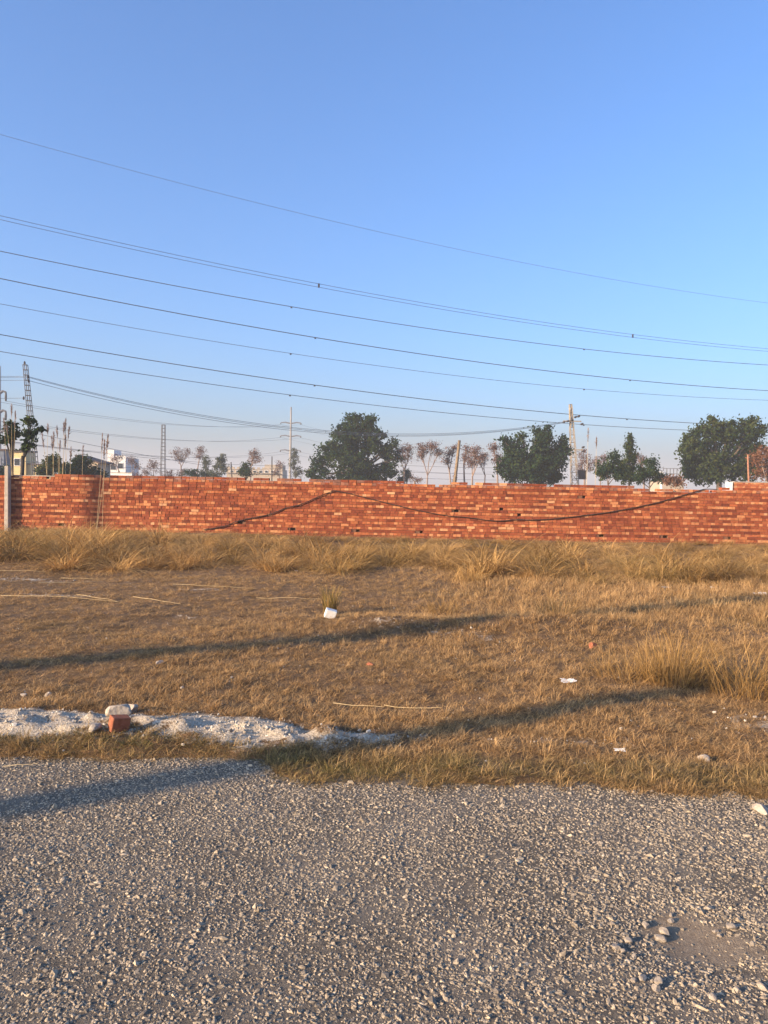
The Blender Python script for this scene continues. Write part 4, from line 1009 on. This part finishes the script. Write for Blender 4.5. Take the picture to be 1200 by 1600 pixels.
block(wb, 'parapet', xa + (xb - xa) * .36, xb, D, D + .2, z2, z2 + .35, 'paint_white'); window(wb, gx(188, D), D, at(188, 728, D).z, 1.0, 1.0); window(wb, gx(177, D), D, at(177, 730, D).z, 1.0, 1.0)
D = 98; xa, xb = gx(166, D), gx(206, D); zt = at(186, 739, D).z
cb_ = empty('compound_wall', ((xa + xb) / 2, D, 0), 'low white compound wall at the foot of the white house', 'wall')
block(cb_, 'wall', xa, xb, D, D + .25, 0, zt, 'paint_white'); block(cb_, 'coping', xa - .05, xb + .05, D - .06, D + .31, zt, zt + .08, 'concrete')
D = 190; xa, xb = gx(354, D), gx(441, D); zt = at(400, 733, D).z
bb = empty('beige_building', ((xa + xb) / 2, D, 0), 'long flat beige building with notched parapet left of the steel monopole', 'building')
block(bb, 'wall', xa, xb, D, D + 9, 0, zt, 'paint_beige'); block(bb, 'ledge', xa - .2, xb + .2, D - .5, D, at(400, 740, D).z, at(400, 740, D).z + .2, 'paint_beige')
k = 0; xx = xa
while xx < xb - .6: block(bb, 'merlon', xx, xx + .7, D, D + .3, zt, zt + .45, 'paint_beige'); xx += 1.25
for u in range(362, 440, 9): window(bb, gx(u, D), D, at(u, 737, D).z, .7, .55)
block(bb, 'upper_room', gx(412, D), gx(440, D), D + 1, D + 7, zt, zt + 1.2, 'paint_beige')
D = 150; xa, xb = gx(1036, D), gx(1068, D); zt = at(1050, 750, D).z
pb = empty('pergola_house', ((xa + xb) / 2, D, 0), 'flat-roofed house with a tall roof railing left of the wide dark tree', 'building')
block(pb, 'wall', xa, xb, D, D + 8, 0, zt, 'paint_beige')
zr = at(1050, 732, D).z
for i in range(7):
    x_ = xa + (xb - xa) * i / 6; block(pb, 'post', x_ - .06, x_ + .06, D + .1, D + .22, zt, zr, 'steel_grey')
for q in (0.55, 1.0): block(pb, 'rail', xa, xb, D + .07, D + .25, zt + (zr - zt) * q - .05, zt + (zr - zt) * q + .05, 'steel_grey')
b = MB(); p = at(1034, 741, 120); b.tube([p - Vector((0, 0, .5)), p - Vector((0, 0, .1)), p + Vector((0, 0, .35)), p + Vector((0, 0, .5))], [.55, .6, .5, .15], 12)
b.tube([Vector((p.x, p.y, -.1)), p - Vector((0, 0, .5))], [.2, .2], 8)
tag(b.build('water_tank', M['paint_white'], smooth=False), 'small round white water tank beside the roof railing house', 'tank')

# ---------------------------------------------------------------- added poles, unseen on the left, to cast the plot and wall shadows
def added_shadow_pole(x, y, h, r, label):
    root = empty('added_shadow_pole', (x, y, 0), label, 'pole', 'added concrete poles out of view that cast shadows')
    b = MB(); b.tube([(x, y, -0.3), (x, y, h * .5), (x, y, h)], [r, r * .92, r * .82], 12); b.build('shaft', M['concrete'], root, smooth=True)
    b = MB(); b.box((x, y, 0.1), (r * 1.6, r * 1.6, 0.15)); b.build('footing', M['concrete'], root)
sl = SUN_DIR.y / SUN_DIR.x
def back(px_, py_, x): return py_ + (x - px_) * sl
added_shadow_pole(-14.0, back(0.1, 4.74, -14.0), 5.2, 0.17, 'short thick concrete pole added out of view to cast the shadow over the verge')
added_shadow_pole(-24.0, back(-3.2, 6.18, -24.0), 9.2, 0.22, 'concrete pole added out of view to cast the shadow over the open plot')
added_shadow_pole(-40.0, back(-8.8, 22.9, -40.0), 11.6, 0.17, 'tall concrete pole added out of view to cast the shadow on the brick wall')

# ---------------------------------------------------------------- haze
hz = MB(); hz.box((0, 950, 21.5), (2000, 1450, 23.5))
t = NT('haze_air'); t.n.remove(t.b)
pv = t.node('ShaderNodeVolumePrincipled'); pv.inputs['Color'].default_value = (0.72, 0.735, 0.765, 1); pv.inputs['Density'].default_value = 0.0012; pv.inputs['Anisotropy'].default_value = 0.0
t.l.new(pv.outputs[0], t.out.inputs['Volume'])
tag(hz.build('haze', t.m), 'thin evening haze over the whole plain', 'haze', kind='stuff')
